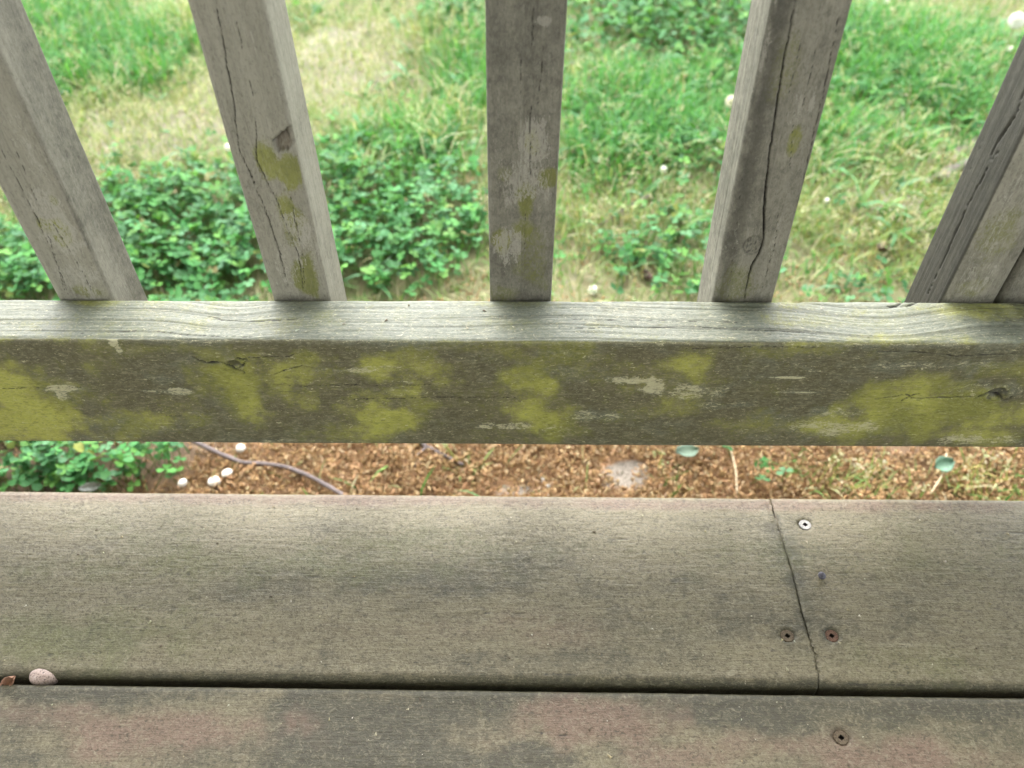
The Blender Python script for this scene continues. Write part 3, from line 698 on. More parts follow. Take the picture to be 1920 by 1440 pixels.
        if kn is not None:
            d = np.hypot((xw - kn[0]) * 1.0, (z - kn[2]) * .9)
            k_ = (1 - sstep(.0035, .0052, d + (fbm(x * 500, z * 500, 79, 2) - .5) * .002)) * front
            rg = np.exp(-((d - .0052) / .0007) ** 2) * front
            disp = disp - k_ * .0006 - rg * .0006
            crack = np.maximum(crack, np.maximum(k_ * (.25 + .6 * sstep(.5, .7, fbm(x * 900, z * 900, 80, 3))), rg * .6))
        Pn = P.copy(); Pn[:, 0] = xw
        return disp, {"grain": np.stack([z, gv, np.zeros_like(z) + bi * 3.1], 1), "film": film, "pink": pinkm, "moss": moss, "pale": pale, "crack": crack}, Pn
    pr = profile(cx - w / 2, cx + w / 2, BAL_Y, BAL_Y + dep, .0032 if bi in (1, 2) else .0022, (.00045, .0009, .006, .0009) if bi else (.004, .004, .006, .004))
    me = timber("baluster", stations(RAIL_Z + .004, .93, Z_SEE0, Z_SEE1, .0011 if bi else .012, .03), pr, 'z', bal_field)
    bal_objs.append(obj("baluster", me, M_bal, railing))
bal_objs[2]["label"] = "baluster with a gouged notch and moss below it"
bal_objs[4]["label"] = "baluster with a long crack and a knot near its foot"
bal_objs[5]["label"] = "baluster with a black cracked side"
for x in (-.535, -.67, -.80, -.94, .56, .70, .83, .97):
    o = bpy.data.objects.new("baluster", bal_objs[0].data); COL.objects.link(o); o.parent = railing; o.location = (x - BAL[0][0], 0, 0)
# wide upright fixed behind the rail, next to the last baluster in view
def post_field(P, N, side, l, arc):
    x, y, z = P.T; zz = np.zeros_like(x)
    return (fbm(z * 6, arc * 30, 90, 3) - .5) * .0015, {"grain": np.stack([z, arc, zz + 8], 1), "film": .75 + (fbm(z * 12, arc * 40, 91, 4) - .5) * .5, "pink": zz, "moss": zz, "pale": .25 * sstep(.6, .8, fbm(z * 40, arc * 60, 93, 3)), "crack": zz}, P
obj("wide_baluster", timber("wide_baluster", stations(RAIL_Z + .006, .93, .1, .4, .003, .04), profile(.2800, .3690, BAL_Y + .0045, BAL_Y + .0935, .004, (.0015, .01, .01, .002)), 'z', post_field), M_bal, railing)
obj("top_rail", box_me("top_rail", -1.7, 1.6, RAIL_Y - .02, RAIL_Y + .12, .931, .969), M_bal, railing)

# ================================================================== ground cover
XR = (-2.3, 2.3); YR = (.32, 3.6)
def scatter(n, seed):
    r = np.random.default_rng(seed)
    # ground under the eye thins with distance so that the number of blades per picture area stays even
    y = YR[0] + (YR[1] - YR[0]) * r.random(n) ** 1.15
    x = (r.random(n) * 2 - 1) * (.55 + .62 * y)
    return x, y, r
def fields(x, y):
    return dict(clover=gfield(B_CLOVER, x, y, 101), grass=gfield(B_GRASS, x, y, 102), dry=gfield(B_DRY, x, y, 103), yel=gfield(B_YEL, x, y, 104), lit=gfield(B_LIT, x, y, 105), sand=gfield(B_SAND, x, y, 106))
def tintmix(r, n, cols, spread=.22):
    cols = np.array(cols); c = cols[r.integers(0, len(cols), n)]
    k = 1 + (r.random((n, 1)) - .5) * 2 * spread
    return c * k * (1 + (r.random((n, 3)) - .5) * .12)

# clover
x, y, r = scatter(90000, 201)
F = fields(x, y)
wild = sstep(2.4, 3.0, y) * .5
keep = r.random(len(x)) < np.clip(F["clover"] * .95 - F["sand"] * .3 + wild * .4 + .03 * (y > 1.0), 0, 1)
x, y = x[keep], y[keep]; cl = F["clover"][keep]; n = len(x)
h = (.012 + .036 * r.random(n) ** .8) * (.5 + .5 * cl) + .006
size = (.0075 + .0055 * r.random(n)) * np.where(r.random(n) < .12, .6, 1)
yaw = r.random(n) * 6.283; tilt = r.normal(0, .38, (n, 2)); tilt[:, 1] -= .12
tmpl = np.array([(0, 0, 0), (.5, .42, .10), (.90, .34, .06), (.90, 0, -.05), (.90, -.34, .06), (.5, -.42, .10), (.5, 0, -.02)])
tmpl2 = tmpl.copy()
col_c = tintmix(r, n, [(.05, .18, .052), (.063, .22, .058), (.042, .15, .046), (.08, .25, .058), (.09, .235, .105), (.115, .28, .058)], .3)
old = r.random(n) < .03; col_c[old] = tintmix(r, int(old.sum()), [(.20, .24, .06), (.20, .17, .07)], .2)
V, Q, T, C = [], [], [], []
base = 0
for k in range(3):
    a = yaw + k * 2.0944 + r.normal(0, .15, n)
    sag = r.normal(.05, .22, n)
    s = size * (.85 + .3 * r.random(n))
    lx, ly, lz = tmpl[:, 0][None] * s[:, None], tmpl[:, 1][None] * s[:, None] * 1.05, tmpl[:, 2][None] * s[:, None]
    lz = lz + np.sin(sag)[:, None] * lx; lx = np.cos(sag)[:, None] * lx
    X = np.cos(a)[:, None] * lx - np.sin(a)[:, None] * ly; Y = np.sin(a)[:, None] * lx + np.cos(a)[:, None] * ly
    Z = lz + X * tilt[:, :1] + Y * tilt[:, 1:]
    V.append(np.stack([X, Y, Z], -1))
V = np.concatenate(V, 1)                                # n,21,3
V[:, :, 0] += x[:, None]; V[:, :, 1] += y[:, None]; V[:, :, 2] += (ground_z(x, y) + h)[:, None]
# stem as a thin strip
off = r.normal(0, .012, (n, 2)); gz_ = ground_z(x, y)
S = np.zeros((n, 4, 3)); sw = .0006
S[:, 0] = np.stack([x + off[:, 0] - sw, y + off[:, 1], gz_ - .002], 1); S[:, 1] = np.stack([x + off[:, 0] + sw, y + off[:, 1], gz_ - .002], 1)
S[:, 2] = np.stack([x + sw, y, gz_ + h], 1); S[:, 3] = np.stack([x - sw, y, gz_ + h], 1)
V = np.concatenate([V, S], 1); m = V.shape[1]
o_ = (np.arange(n) * m)[:, None]
tq, tt = [], []
for k in range(3):
    b = 7 * k
    tt += [(b, b + 6, b + 1), (b, b + 5, b + 6)]; tq += [(b + 6, b + 3, b + 2, b + 1), (b + 6, b + 5, b + 4, b + 3)]
tq.append((21, 22, 23, 24))
Q = (o_[:, :, None] + np.array(tq)[None]).reshape(-1, 4); T = (o_[:, :, None] + np.array(tt)[None]).reshape(-1, 3)
tint = np.repeat(col_c[:, None], m, 1); tint[:, 21:] = (.10, .17, .06)
M_clover = leafy("clover_leaf", .6, .22, .32)
obj("clover", make_mesh("clover", V.reshape(-1, 3), Q, T, {"tint": tint.reshape(-1, 3)}), M_clover, label="low mat of dark green clover leaves on the ground", kind="stuff")

# grass
def blades(name, x, y, hgt, wid, bend, col, r, mat, label, droop=.5, z0=None):
    n = len(x); az = r.random(n) * 6.283; face = az + 1.57 + r.normal(0, .5, n)
    lv = np.array([0, .36, .72, 1.0]); ww = np.array([.8, 1.0, .7, .06])
    gz0 = ground_z(x, y) if z0 is None else z0
    t_ = lv[None]
    out = bend[:, None] * t_ ** 1.7 * hgt[:, None]
    up = hgt[:, None] * (t_ - droop * bend[:, None] * t_ ** 2.6)
    cx_ = x[:, None] + np.cos(az)[:, None] * out; cy_ = y[:, None] + np.sin(az)[:, None] * out; cz_ = gz0[:, None] - .003 + up
    wx = np.cos(face)[:, None] * wid[:, None] * ww[None] / 2; wy = np.sin(face)[:, None] * wid[:, None] * ww[None] / 2
    A = np.stack([cx_ - wx, cy_ - wy, cz_], -1); B = np.stack([cx_ + wx, cy_ + wy, cz_ + .0004], -1)
    V = np.stack([A, B], 2).reshape(n, 8, 3)
    q = np.array([(0, 1, 3, 2), (2, 3, 5, 4), (4, 5, 7, 6)])
    Q = ((np.arange(n) * 8)[:, None, None] + q[None]).reshape(-1, 4)
    tint = np.repeat(col[:, None], 8, 1)
    tint[:, :2] = tint[:, :2] * .7 + np.array((.12, .11, .06)) * .3
    return obj(name, make_mesh(name, V.reshape(-1, 3), Q, None, {"tint": tint.reshape(-1, 3)}), mat, label=label, kind="stuff")
M_grass = leafy("grass_blade", .6, .25, .35)
GREENS = [(.075, .25, .05), (.10, .31, .06), (.06, .21, .055), (.13, .33, .085), (.10, .28, .11)]
PALE = [(.33, .37, .17), (.44, .43, .25), (.32, .41, .18), (.5, .47, .32), (.24, .34, .12)]
YELS = [(.27, .30, .07), (.33, .33, .10), (.22, .28, .06), (.36, .32, .14)]
x, y, r = scatter(120000, 301); F = fields(x, y)
p = F["grass"] * .85 + .36 * (y > 1.0) + sstep(2.5, 3, y) * .4 - F["sand"] * .4 - F["dry"] * .25 - F["clover"] * .18
keep = r.random(len(x)) < np.clip(p, .015, 1)
x, y = x[keep], y[keep]; F = {k: v[keep] for k, v in F.items()}; n = len(x)
g = F["grass"]
hgt = (.03 + .03 * r.random(n) + g * (.016 + .046 * r.random(n)))
wid = .0016 + .0014 * r.random(n) + g * .0012 * r.random(n)
col = tintmix(r, n, GREENS, .3)
dm = r.random(n) < np.clip(.06 + F["dry"] * .8 + F["yel"] * .3 + F["lit"] * .2 + .22 * (1 - F["grass"]), 0, 1)
col[dm] = tintmix(r, int(dm.sum()), PALE, .25)
blades("grass", x, y, hgt, wid, .25 + .75 * r.random(n), col, r, M_grass, "taller green grass blades in patches beyond the railing")
x, y, r = scatter(170000, 302); F = fields(x, y)
p = F["dry"] * 1.0 + F["yel"] * 1.0 + .5 * (y > .82) * (1 - F["clover"]) * (1 - F["lit"] * .25) + F["grass"] * .2 - F["sand"] * .35
keep = r.random(len(x)) < np.clip(p, .01, 1)
x, y = x[keep], y[keep]; F = {k: v[keep] for k, v in F.items()}; n = len(x)
hgt = .014 + .026 * r.random(n); wid = .0013 + .0013 * r.random(n)
col = tintmix(r, n, PALE, .25)
ym = r.random(n) < F["yel"]; col[ym] = tintmix(r, int(ym.sum()), YELS, .25)
gm = r.random(n) < np.clip(.45 - .4 * F["dry"] + .4 * F["grass"], 0, 1); col[gm] = tintmix(r, int(gm.sum()), [(.15, .27, .07), (.20, .32, .09), (.12, .24, .06)], .25)
blades("short_grass", x, y, hgt, wid, .3 + .9 * r.random(n), col, r, M_grass, "short pale yellowish turf around the bare patches")

x, y, r = scatter(3600, 306); F = fields(x, y)
keep = r.random(len(x)) < np.clip(.10 + F["grass"] * .35 + F["clover"] * .15 - F["dry"] * .1, 0, 1) * (y > .95)
x, y = x[keep], y[keep]; k = 5; n = len(x) * k
x = np.repeat(x, k) + r.normal(0, .006, n); y = np.repeat(y, k) + r.normal(0, .006, n)
blades("broadleaf_weeds", x, y, .025 + .045 * r.random(n), .006 + .008 * r.random(n), .6 + .7 * r.random(n), tintmix(r, n, [(.10, .25, .11), (.15, .30, .16), (.09, .22, .07), (.18, .31, .10)], .25), r, M_grass, "broad-leaved weeds mixed into the lawn beyond the railing")

# seed heads of the annual grass: stalk with a loose tuft of spikelets
x, y, r = scatter(18000, 303); F = fields(x, y)
keep = r.random(len(x)) < np.clip(F["dry"] * .8 + F["yel"] * .6 + F["grass"] * .22 + .25 * (y > 1.1), 0, 1) * (1 - .7 * F["clover"])
x, y = x[keep], y[keep]; n = len(x); hs = .03 + .05 * r.random(n); ln = r.normal(0, .25, (n, 2))
gz_ = ground_z(x, y); K = 8
tip = np.stack([x + ln[:, 0] * hs, y + ln[:, 1] * hs, gz_ + hs], 1)
sx = np.zeros((n, 4, 3)); sx[:, 0] = np.stack([x - .0005, y, gz_], 1); sx[:, 1] = np.stack([x + .0005, y, gz_], 1); sx[:, 2] = tip + [.0004, 0, 0]; sx[:, 3] = tip - [.0004, 0, 0]
stq = (np.arange(n) * 4)[:, None] + np.arange(4)[None]
cen = tip[:, None] + np.stack([r.normal(0, .0045, (n, K)), r.normal(0, .0045, (n, K)), -r.random((n, K)) * .018], -1)
az = r.random((n, K)) * 6.283; el = r.normal(.6, .5, (n, K)); L = .0022 + .0016 * r.random((n, K)); Wd = .0011
d = np.stack([np.cos(az) * np.cos(el), np.sin(az) * np.cos(el), np.sin(el)], -1); sv = np.stack([-np.sin(az), np.cos(az), 0 * az], -1); uv = np.cross(d, sv)
sp = np.stack([cen - d * L[..., None], cen + sv * Wd, cen + d * L[..., None], cen - sv * Wd, cen + uv * Wd], 2)   # diamond with a ridge
sp = sp.reshape(-1, 5, 3); ns = len(sp)
so = 4 * n + (np.arange(ns) * 5)[:, None, None]
st_ = (so + np.array([(0, 1, 4), (1, 2, 4), (2, 3, 4), (3, 0, 4)])[None]).reshape(-1, 3)
tint = np.concatenate([np.tile((.22, .28, .10), (4 * n, 1)), np.repeat(tintmix(r, n, [(.46, .44, .27), (.38, .42, .22), (.5, .46, .32)], .15), K * 5, 0)])
obj("seed_heads", make_mesh("seed_heads", np.concatenate([sx.reshape(-1, 3), sp.reshape(-1, 3)]), stq, st_, {"tint": tint}), M_grass, label="cream seed heads of grass scattered through the turf", kind="stuff")

# fallen catkins: short curled crumbly strands
x, y, r = scatter(72000, 304)
nx = 80000
x = np.concatenate([x, (r.random(nx) * 2 - 1) * .72]); y = np.concatenate([y, .40 + .52 * r.random(nx)])
F = fields(x, y)
clump = .5 + .8 * fbm(x * 60, y * 60, 311, 3)
keep = r.random(len(x)) < np.clip(F["lit"] * clump - F["sand"] * .80 + .05, 0, 1) * (1 - .75 * F["clover"])
x, y = x[keep], y[keep]; lit = F["lit"][keep]; n = len(x)
az = r.random(n) * 6.283; L = .0035 + .0065 * r.random(n); cv = r.normal(0, 4.2, n); rad = .0007 + .0009 * r.random(n); pit = r.normal(0, .5, n)
lv = np.linspace(-.5, .5, 4); ang = az[:, None] + cv[:, None] * lv[None]
stp = L[:, None] / 3
px_ = np.cumsum(np.cos(ang) * stp, 1); py_ = np.cumsum(np.sin(ang) * stp, 1); pz_ = lv[None] * L[:, None] * np.sin(pit)[:, None] + .0015 * np.sin(lv * 9 + az[:, None])
hump = fbm(x * 35, y * 35, 312, 3)
P = np.stack([x[:, None] + px_ - px_.mean(1, keepdims=True), y[:, None] + py_ - py_.mean(1, keepdims=True), (ground_z(x, y) + .001 + lit * (.004 + .022 * hump) * r.random(n) ** .6)[:, None] + pz_], -1)
tri = np.linspace(0, 2 * math.pi, 3, endpoint=False)
nrmv = np.stack([-np.sin(ang), np.cos(ang), 0 * ang], -1)
rv = rad[:, None] * np.array([.6, 1.1, 1.0, .45])[None] * (.6 + .8 * r.random((n, 4)))
V = P[:, :, None] + rv[:, :, None, None] * (np.cos(tri)[None, None, :, None] * nrmv[:, :, None] + np.sin(tri)[None, None, :, None] * np.array((0, 0, 1.)))
V = V.reshape(n, 12, 3)
q = [(i * 3 + j, i * 3 + (j + 1) % 3, (i + 1) * 3 + (j + 1) % 3, (i + 1) * 3 + j) for i in range(3) for j in range(3)]
Q = ((np.arange(n) * 12)[:, None, None] + np.array(q)[None]).reshape(-1, 4)
tint = np.repeat(tintmix(r, n, [(.48, .31, .165), (.54, .37, .21), (.44, .28, .145), (.50, .33, .185), (.58, .44, .28), (.40, .25, .13)], .25)[:, None], 12, 1).reshape(-1, 3)
obj("catkin_litter", make_mesh("catkin_litter", V.reshape(-1, 3), Q, None, {"tint": tint}), leafy("catkin", .9, .1, .35, (1, .95, .8)), label="orange-brown fallen catkins covering the soil under the rail", kind="stuff")

# grit and crumbs on the bare soil
x, y, r = scatter(26000, 305); F = fields(x, y)
keep = r.random(len(x)) < np.clip(F["sand"] * .9 + F["dry"] * .35 + .06, 0, 1)
x, y = x[keep], y[keep]; n = len(x); s = .0008 + .0022 * r.random(n) ** 2.5
oc = np.array([(1, 0, 0), (-.3, .9, 0), (-.4, -.85, .1), (.1, .1, .8), (.1, 0, -.8)])
a = r.random(n) * 6.283
rot = np.stack([np.stack([np.cos(a), -np.sin(a), 0 * a], -1), np.stack([np.sin(a), np.cos(a), 0 * a], -1), np.stack([0 * a, 0 * a, 1 + 0 * a], -1)], 1)
V = np.einsum('nij,kj->nki', rot, oc) * s[:, None, None] + np.stack([x, y, ground_z(x, y) + s * .3], 1)[:, None]
tt = np.array([(0, 1, 3), (1, 2, 3), (2, 0, 3), (1, 0, 4), (2, 1, 4), (0, 2, 4)])
T = ((np.arange(n) * 5)[:, None, None] + tt[None]).reshape(-1, 3)
tint = np.repeat(tintmix(r, n, [(.52, .47, .40), (.40, .35, .28), (.28, .22, .16), (.6, .56, .5)], .2)[:, None], 5, 1).reshape(-1, 3)
obj("grit", make_mesh("grit", V.reshape(-1, 3), None, T, {"tint": tint}, smooth=False), leafy("grit", .85, .3, .0), label="pale grit and sand crumbs on the bare soil", kind="stuff")

# ================================================================== single things on the ground
def gpt(px, py, dz=0.0):
    p = on_z(px, py, GROUND_Z + dz); z = ground_z(np.array([p[0]]), np.array([p[1]]))[0] + dz
    p = on_z(px, py, z); return p
def tube(pts, radii, n=7, seed=0, rough=.15):
    pts = np.array(pts, float); r = np.random.default_rng(seed); V = []; m = len(pts)
    for i, p in enumerate(pts):
        d = pts[min(i + 1, m - 1)] - pts[max(i - 1, 0)]; d /= np.linalg.norm(d) + 1e-12
        u = np.cross(d, (0, 0, 1.0)); u /= np.linalg.norm(u) + 1e-9; w = np.cross(u, d)
        for k in range(n):
            a = 2 * math.pi * k / n; rr = radii[i] * (1 + r.normal(0, rough))
            V.append(p + rr * (math.cos(a) * u + math.sin(a) * w))
    Q = [(i * n + k, i * n + (k + 1) % n, (i + 1) * n + (k + 1) % n, (i + 1) * n + k) for i in range(m - 1) for k in range(n)]
    V += [pts[0], pts[-1]]
    T = [(len(V) - 2, (k + 1) % n, k) for k in range(n)] + [(len(V) - 1, (m - 1) * n + k, (m - 1) * n + (k + 1) % n) for k in range(n)]
    return np.array(V), Q, T
def smooth_path(pts, k=6):
    pts = np.array(pts, float); t = np.arange(len(pts)); tt = np.linspace(0, len(pts) - 1, (len(pts) - 1) * k + 1)
    out = np.stack([np.interp(tt, t, pts[:, i]) for i in range(3)], 1)
    for _ in range(3): out[1:-1] = (out[:-2] + 2 * out[1:-1] + out[2:]) / 4
    return out
M_twig = simple("twig_bark", (.155, .13, .125), .85, .15, 300, (.085, .07, .065), bump=.6)
M_branch = simple("branch_bark", (.21, .185, .165), .9, .15, 120, (.12, .10, .085), bump=1.0)
def at_origin(V):
    c = V.mean(0); return V - c, c
def twig(name, rows, r0, r1, dz, label, mat, cat, seed=1, group=None):
    pts = smooth_path([gpt(a, b, dz) for a, b in rows])
    V, Q, T = tube(pts, np.linspace(r0, r1, len(pts)), 7, seed, .10)
    V, c = at_origin(V)
    return obj(name, make_mesh(name, V, Q, T), mat, label=label, cat=cat, loc=c, group=group)
twig("twig", [(340, 815), (377, 834), (415, 852), (455, 868), (490, 869), (533, 874), (583, 893), (637, 924), (680, 955)], .0030, .0026, .016, "long curved grey twig lying across the orange catkins", M_twig, "twig")
tw = twig("twig", [(780, 822), (800, 838), (830, 852), (868, 872)], .0030, .0022, .012, "short dark forked twig stub among the orange catkins", M_twig, "twig", 3)
V, Q, T = tube(smooth_path([gpt(800, 838, .012), gpt(780, 856, .010), gpt(778, 876, .006)]), np.linspace(.002, .0014, 13), 6, 4, .1)
V = V - np.array(tw.location); obj("side_shoot", make_mesh("side_shoot", V, Q, T), M_twig, tw)
twig("broken_branch", [(1755, 336), (1775, 326), (1800, 312), (1840, 300), (1900, 285)], .010, .013, .006, "thick broken grey branch lying in the grass behind the black cracked baluster", M_branch, "branch", 5)
twig("tree_root", [(1770, 300), (1800, 288), (1830, 268), (1900, 245)], .008, .017, -.004, "rounded grey root end showing behind the black cracked baluster", M_branch, "root", 6)
twig("straw", [(1370, 842), (1380, 880), (1382, 925)], .0008, .0006, .020, "thin upright straw stalk at the deck seam", simple("straw", (.46, .38, .24), .6), "straw", 8)
twig("straw", [(1775, 850), (1768, 890), (1745, 925)], .0009, .0007, .022, "slanting tan straw stalk among the mossy tufts near the deck edge", bpy.data.materials["straw"], "straw", 9)
twig("straw", [(1220, 365), (1180, 385), (1120, 425)], .0022, .0012, .012, "grey dead stalk lying on the pale turf beyond the railing", M_twig, "straw", 12)

# little white mushrooms: cap and stem
M_cap = simple("mushroom_cap", (.58, .56, .51), .6, .3, 260, (.46, .42, .35))
def mushroom(px, py, rad, dz, label, seed, tilt):
    r = np.random.default_rng(seed)
    p = gpt(px, py, dz)
    root = obj("mushroom", None, None, label=label, cat="mushroom", group="white mushrooms among the clover", loc=(p[0], p[1], p[2] - dz)); root.rotation_euler = (tilt[0], tilt[1], r.random() * 6)
    prof = [(0, .62), (.35, .58), (.68, .42), (.92, .12), (1.0, -.12), (.9, -.3), (.6, -.3), (.25, -.24)]
    co, q = lathe("cap", [(a * rad + 1e-5, b * rad) for a, b in prof], 20)
    co += r.normal(0, rad * .02, co.shape); co[:, 0] *= 1.08; co[:, 2] += dz
    obj("cap", make_mesh("cap", co, q), M_cap, root)
    V, Q, T = tube([(0, 0, -.004), (0.0005, 0, dz * .5), (0, 0, dz - rad * .2)], [rad * .36, rad * .3, rad * .27], 10, seed, .03)
    obj("stem", make_mesh("stem", V, Q, T), M_cap, root)
mushroom(403, 905, .0078, .018, "white mushroom cap, the lower one of the touching pair by the curved twig", 1, (.15, .1))
mushroom(428, 893, .0068, .020, "white mushroom cap, the upper one of the touching pair by the curved twig", 2, (-.2, .35))
mushroom(347, 900, .0055, .020, "single white mushroom at the edge of the clover beside the touching pair", 3, (.1, -.2))
mushroom(453, 836, .0060, .016, "white mushroom half hidden under the rail above the curved twig", 4, (.2, .1))
mushroom(248, 866, .0050, .030, "small cream mushroom standing in the middle of the clover", 5, (.1, .2))

# dandelion clocks
M_fluff = leafy("dandelion_fluff", .7, .2, .5, (1, 1, 1))
M_stalk = simple("dandelion_stalk", (.30, .33, .16), .5)
def dandelion(px, py, rad, dz, label, seed, cream=False):
    r = np.random.default_rng(seed); top = gpt(px, py, dz); bz = ground_z(np.array([top[0]]), np.array([top[1]]))[0]
    root = obj("dandelion_clock", None, None, label=label, cat="dandelion", loc=(top[0], top[1], bz))
    H = top[2] - bz
    V, Q, T = tube(smooth_path([(.008, .012, -.01), (.003, .004, H * .5), (0, 0, H)]), np.full(13, .0016), 8, seed, .03)
    obj("stalk", make_mesh("stalk", V, Q, T), M_stalk, root)
    N_ = 120; k = np.arange(N_) + .5; ph = np.arccos(1 - 2 * k / N_); th = 2.39996 * k
    dirs = np.stack([np.sin(ph) * np.cos(th), np.sin(ph) * np.sin(th), np.cos(ph)], 1)
    V, Tt = [], []
    for d in dirs:
        u = np.cross(d, (.3, .5, .8)); u /= np.linalg.norm(u); w = np.cross(d, u); a0 = r.random() * 6
        for j in range(9):
            a = a0 + j * .698; h = math.cos(a) * u + math.sin(a) * w; sdv = np.cross(d, h); b = len(V)
            L_ = rad * (.24 + .12 * r.random())
            V += [d * rad * .62 - sdv * rad * .012, d * rad * .62 + sdv * rad * .012, d * rad * (.95 + .12 * r.random()) + h * L_ + sdv * rad * .014, d * rad * (.95 + .12 * r.random()) + h * L_ - sdv * rad * .014]
            Tt += [(b, b + 1, b + 2), (b, b + 2, b + 3)]
    V = np.array(V) + (0, 0, H)
    c = (.78, .74, .62) if cream else (.80, .80, .78)
    obj("seed_ball", make_mesh("seed_ball", V, None, Tt, {"tint": np.tile(c, (len(V), 1))}), M_fluff, root)
    co, q = lathe("seed_core", [(1e-5, rad * .3), (rad * .2, rad * .2), (rad * .26, 0), (rad * .15, -rad * .2), (1e-5, -rad * .25)], 10)
    obj("seed_core", make_mesh("seed_core", co + (0, 0, H), q), M_stalk, root)
dandelion(1907, 38, .0145, .17, "fluffy white dandelion clock on a tall stalk above the black cracked baluster", 1)
dandelion(1372, 190, .0115, .07, "cream dandelion clock beside the long-cracked baluster with the knot", 2, True)

# white clover flowers and petals
M_petal = leafy("white_petal", .6, .3, .3, (1, 1, .95))
def flower(px, py, rad, dz, label, seed):
    r = np.random.default_rng(seed); top = gpt(px, py, dz); bz = ground_z(np.array([top[0]]), np.array([top[1]]))[0]; H = top[2] - bz
    root = obj("white_flower", None, None, label=label, cat="flower", group="white flowers dotted in the grass", loc=(top[0], top[1], bz))
    V, Q, T = tube([(.004, .002, -.01), (.001, .001, H * .6), (0, 0, H)], [.0009] * 3, 6, seed, .03)
    obj("stalk", make_mesh("stalk", V, Q, T), M_stalk, root)
    rad *= .75; V, Qq = [], []
    for k in range(46):
        ph = math.acos(1 - 1.55 * (k + .5) / 46); th = 2.39996 * k
        d = np.array([math.sin(ph) * math.cos(th), math.sin(ph) * math.sin(th), math.cos(ph)])
        u = np.cross(d, (.2, .4, .9)); u /= np.linalg.norm(u) + 1e-9
        b = len(V); w = rad * .19; V += [d * rad * .3 - u * w * .4, d * rad * .3 + u * w * .4, d * rad * (.95 + .2 * r.random()) + u * w + (0, 0, .1 * rad), d * rad * (1.0 + .2 * r.random()) - u * w + (0, 0, .1 * rad)]
        Qq.append((b, b + 1, b + 2, b + 3))
    V = np.array(V) + (0, 0, H)
    obj("flower_head", make_mesh("flower_head", V, Qq, None, {"tint": np.tile((.82, .82, .78), (len(V), 1))}), M_petal, root)
flower(1893, 93, .009, .045, "low white flower under the tall fluffy dandelion clock", 21)
flower(428, 277, .010, .030, "white flower peeping past the edge of the notched baluster", 22)
flower(1244, 318, .008, .055, "round white flower on a stalk in the grass midway between two balusters", 23)
flower(1342, 282, .006, .020, "tiny white flower close against the baluster with the knot", 24)
flower(1550, 377, .007, .020, "white flower on the yellowish turf past the baluster with the knot", 25)
flower(1112, 545, .010, .008, "large ragged white flower just above the bottom rail beside the middle baluster", 26)
flower(1662, 3, .009, .050, "white flower in tall grass at the top edge of the picture", 27)

# leaves
def leaf(name, px, py, L, W, dz, rot, curl, col, label, cat="leaf", seed=0, plane=None, group=None, lobed=False):
    r = np.random.default_rng(seed)
    p = gpt(px, py, dz) if plane is None else on_z(px, py, plane)
    nu, nv = 11, 7; V = []
    for i in range(nu):
        t_ = i / (nu - 1); w = W * math.sin(math.pi * min(1, t_ * .94 + .05)) ** .75 * (1 + (.28 * math.sin(t_ * 19) if lobed else .05 * r.normal()))
        for j in range(nv):
            s_ = j / (nv - 1) * 2 - 1
            V.append(((t_ - .5) * L, s_ * w / 2, curl * (s_ * s_ * W * .5 + (t_ - .5) ** 2 * L * .7) + r.normal(0, L * .012) - .02 * L * (1 - abs(s_)) * 1.0))
    Q = [(i * nv + j, (i + 1) * nv + j, (i + 1) * nv + j + 1, i * nv + j + 1) for i in range(nu - 1) for j in range(nv - 1)]
    mt = bpy.data.materials.get(name + "_%d" % seed) or simple(name + "_%d" % seed, col, .6, .35, 400, tuple(c * .6 for c in col))
    o = obj(name, make_mesh(name, V, Q), mt, label=label, cat=cat, loc=p, group=group)
    o.rotation_euler = rot
    md = o.modifiers.new("thickness", 'SOLIDIFY'); md.thickness = .0004
    return o
leaf("fallen_leaf", 1287, 848, .030, .020, .022, (.1, .15, .3), .4, (.10, .15, .10), "pale green fallen leaf half under the rail on the catkins", seed=1)
leaf("dry_leaf", 214, 892, .020, .013, .030, (.5, .3, .8), .9, (.36, .24, .17), "small curled tan dead leaf lying in the clover", seed=2)
leaf("dry_leaf", 170, 912, .026, .010, .030, (1.0, .4, .6), .5, (.34, .36, .32), "grey folded dead leaf upright in the clover against the deck edge", seed=3)
leaf("dry_leaf", 1212, 520, .026, .015, .006, (.2, .1, 1.9), .7, (.075, .042, .028), "dark red-brown dead leaf beyond the bottom rail", seed=4)
leaf("dry_leaf", 1652, 470, .034, .02, .014, (.2, .4, .7), .8, (.10, .06, .04), "dark brown dead leaf on the yellowish turf", seed=5)
leaf("fallen_leaf", 1770, 872, .022, .02, .028, (.3, -.3, .2), .5, (.13, .24, .16), "blue-green leaf standing above the catkins near the deck edge", seed=6)
lf = leaf("dry_leaf", 19, 1274, .0085, .0058, .0, (.85, -.35, .55), 1.1, (.30, .16, .10), "tiny curled red-brown leaf stuck in the deck slot beside the pink pebble", seed=7, plane=-.0012)

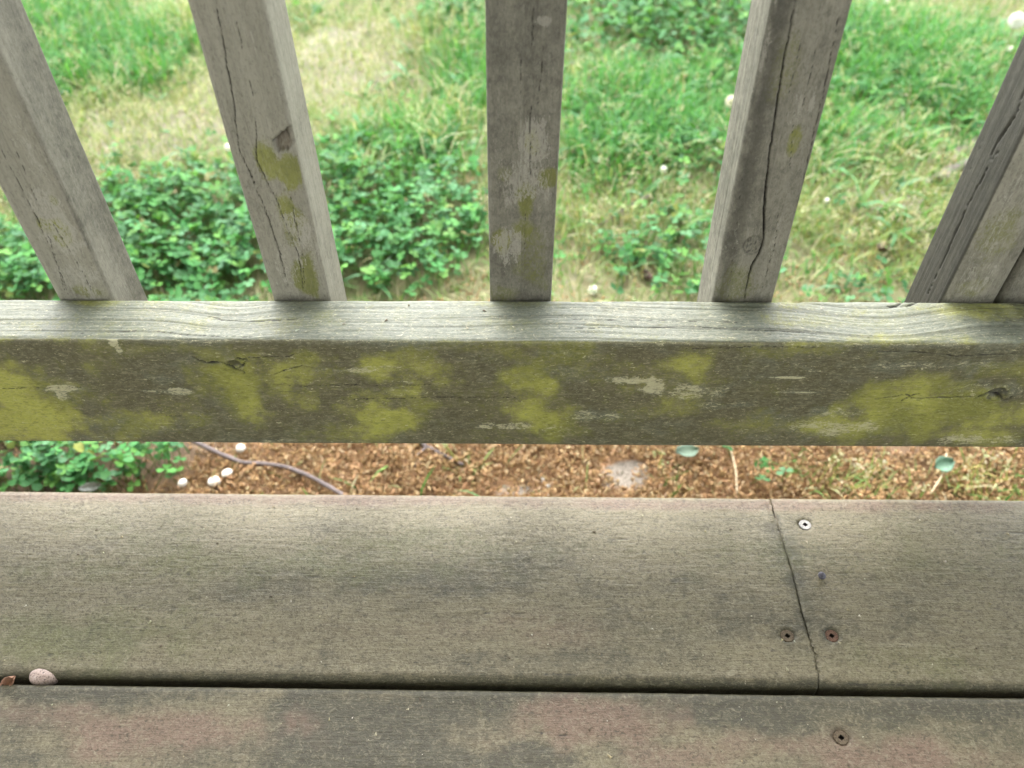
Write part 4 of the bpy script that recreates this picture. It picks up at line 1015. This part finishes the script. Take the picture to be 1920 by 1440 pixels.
# pebble in the slot
r = np.random.default_rng(5)
nth, nph = 28, 16; V = []
for i in range(nph + 1):
    ph = math.pi * i / nph
    for j in range(nth):
        th = 2 * math.pi * j / nth
        d = np.array([math.sin(ph) * math.cos(th), math.sin(ph) * math.sin(th), math.cos(ph)])
        k = 1 + .05 * math.sin(3 * th + 1) * math.sin(ph) - .10 * max(0, d[0]) * max(0, d[2]) + r.normal(0, .006)
        V.append(d * k * (.0088, .0052, .0068))
Q = [(i * nth + j, i * nth + (j + 1) % nth, (i + 1) * nth + (j + 1) % nth, (i + 1) * nth + j) for i in range(nph) for j in range(nth)]
t = NT("pink_granite"); tc = t.n("TexCoord").outputs["Object"]
n1 = t.noise(tc, 1100, 3, .6); n2 = t.noise(tc, 300, 3, .6)
c = t.mix(t.ramp(n1, .4, .6), (.36, .28, .245), (.27, .195, .165)); c = t.mix(t.ramp(n1, .57, .64), c, (.07, .05, .042)); c = t.mix(t.ramp(n2, .55, .75), c, (.42, .37, .34))
t.put(t.b.inputs["Base Color"], c); t.b.inputs["Roughness"].default_value = .6; t.put(t.b.inputs["Normal"], t.bump(n1, .4, .0004))
pb = on_z(71, 1272, .0005)
o = obj("pebble", make_mesh("pebble", V, Q), t.mat, label="rounded pinkish pebble wedged in the slot between the deck boards", cat="pebble", loc=(pb[0], SLOT_Y + .0050, -.0050))
o.rotation_euler = (.15, .12, -.05)
# small white stones on the soil
def stone(px, py, s, label, seed):
    r = np.random.default_rng(seed); p = gpt(px, py, s * .3)
    co, q = lathe("stone", [(1e-5, s * .6), (s * .6, s * .5), (s, .05 * s), (s * .8, -s * .4), (1e-5, -s * .5)], 10)
    co = co + r.normal(0, s * .1, co.shape)
    obj("stone", make_mesh("stone", co, q, smooth=False), bpy.data.materials.get("white_stone") or simple("white_stone", (.74, .72, .69), .6, .4, 600, (.58, .55, .5)), label=label, cat="stone", loc=p)
stone(1016, 900, .0038, "small white stone on the bare sandy patch under the rail", 1)
stone(1028, 911, .0026, "tiny white stone just below the other on the sandy patch", 2)

# crumbs, seeds and chips lying on the timber
r = np.random.default_rng(91)
def chips(n, place, parent, name):
    p = np.array([place() for _ in range(n)]); s_ = .0003 + .0008 * r.random(n) ** 2
    st = 1 + 1.8 * r.random(n); a = r.random(n) * 6.283
    rot = np.stack([np.stack([np.cos(a), -np.sin(a), 0 * a], -1), np.stack([np.sin(a), np.cos(a), 0 * a], -1), np.stack([0 * a, 0 * a, 1 + 0 * a], -1)], 1)
    o5 = oc[None] * np.stack([st, np.ones(n), .7 * np.ones(n)], -1)[:, None]
    V = np.einsum('nij,nkj->nki', rot, o5) * s_[:, None, None] + p[:, None]
    T = ((np.arange(n) * 5)[:, None, None] + tt[None]).reshape(-1, 3)
    tint = np.repeat(tintmix(r, n, [(.34, .31, .22), (.26, .22, .14), (.09, .07, .05), (.42, .40, .33)], .2)[:, None], 5, 1).reshape(-1, 3)
    obj(name, make_mesh(name, V.reshape(-1, 3), None, T, {"tint": tint}, smooth=False), bpy.data.materials["grit"], label="tiny pale crumbs and seeds lying on the deck boards and rail", kind="stuff")
def spot():
    k = r.random()
    if k < .62: return (r.uniform(-.35, .40), r.uniform(.222, .350), .0004)
    if k < .85: return (r.uniform(-.30, .33), r.uniform(.15, .207), .0001)
    return (r.uniform(-.36, .36), r.uniform(RAIL_Y + .005, RAIL_Y + .036), TOPZ + .0004)
chips(240, spot, None, "crumbs")
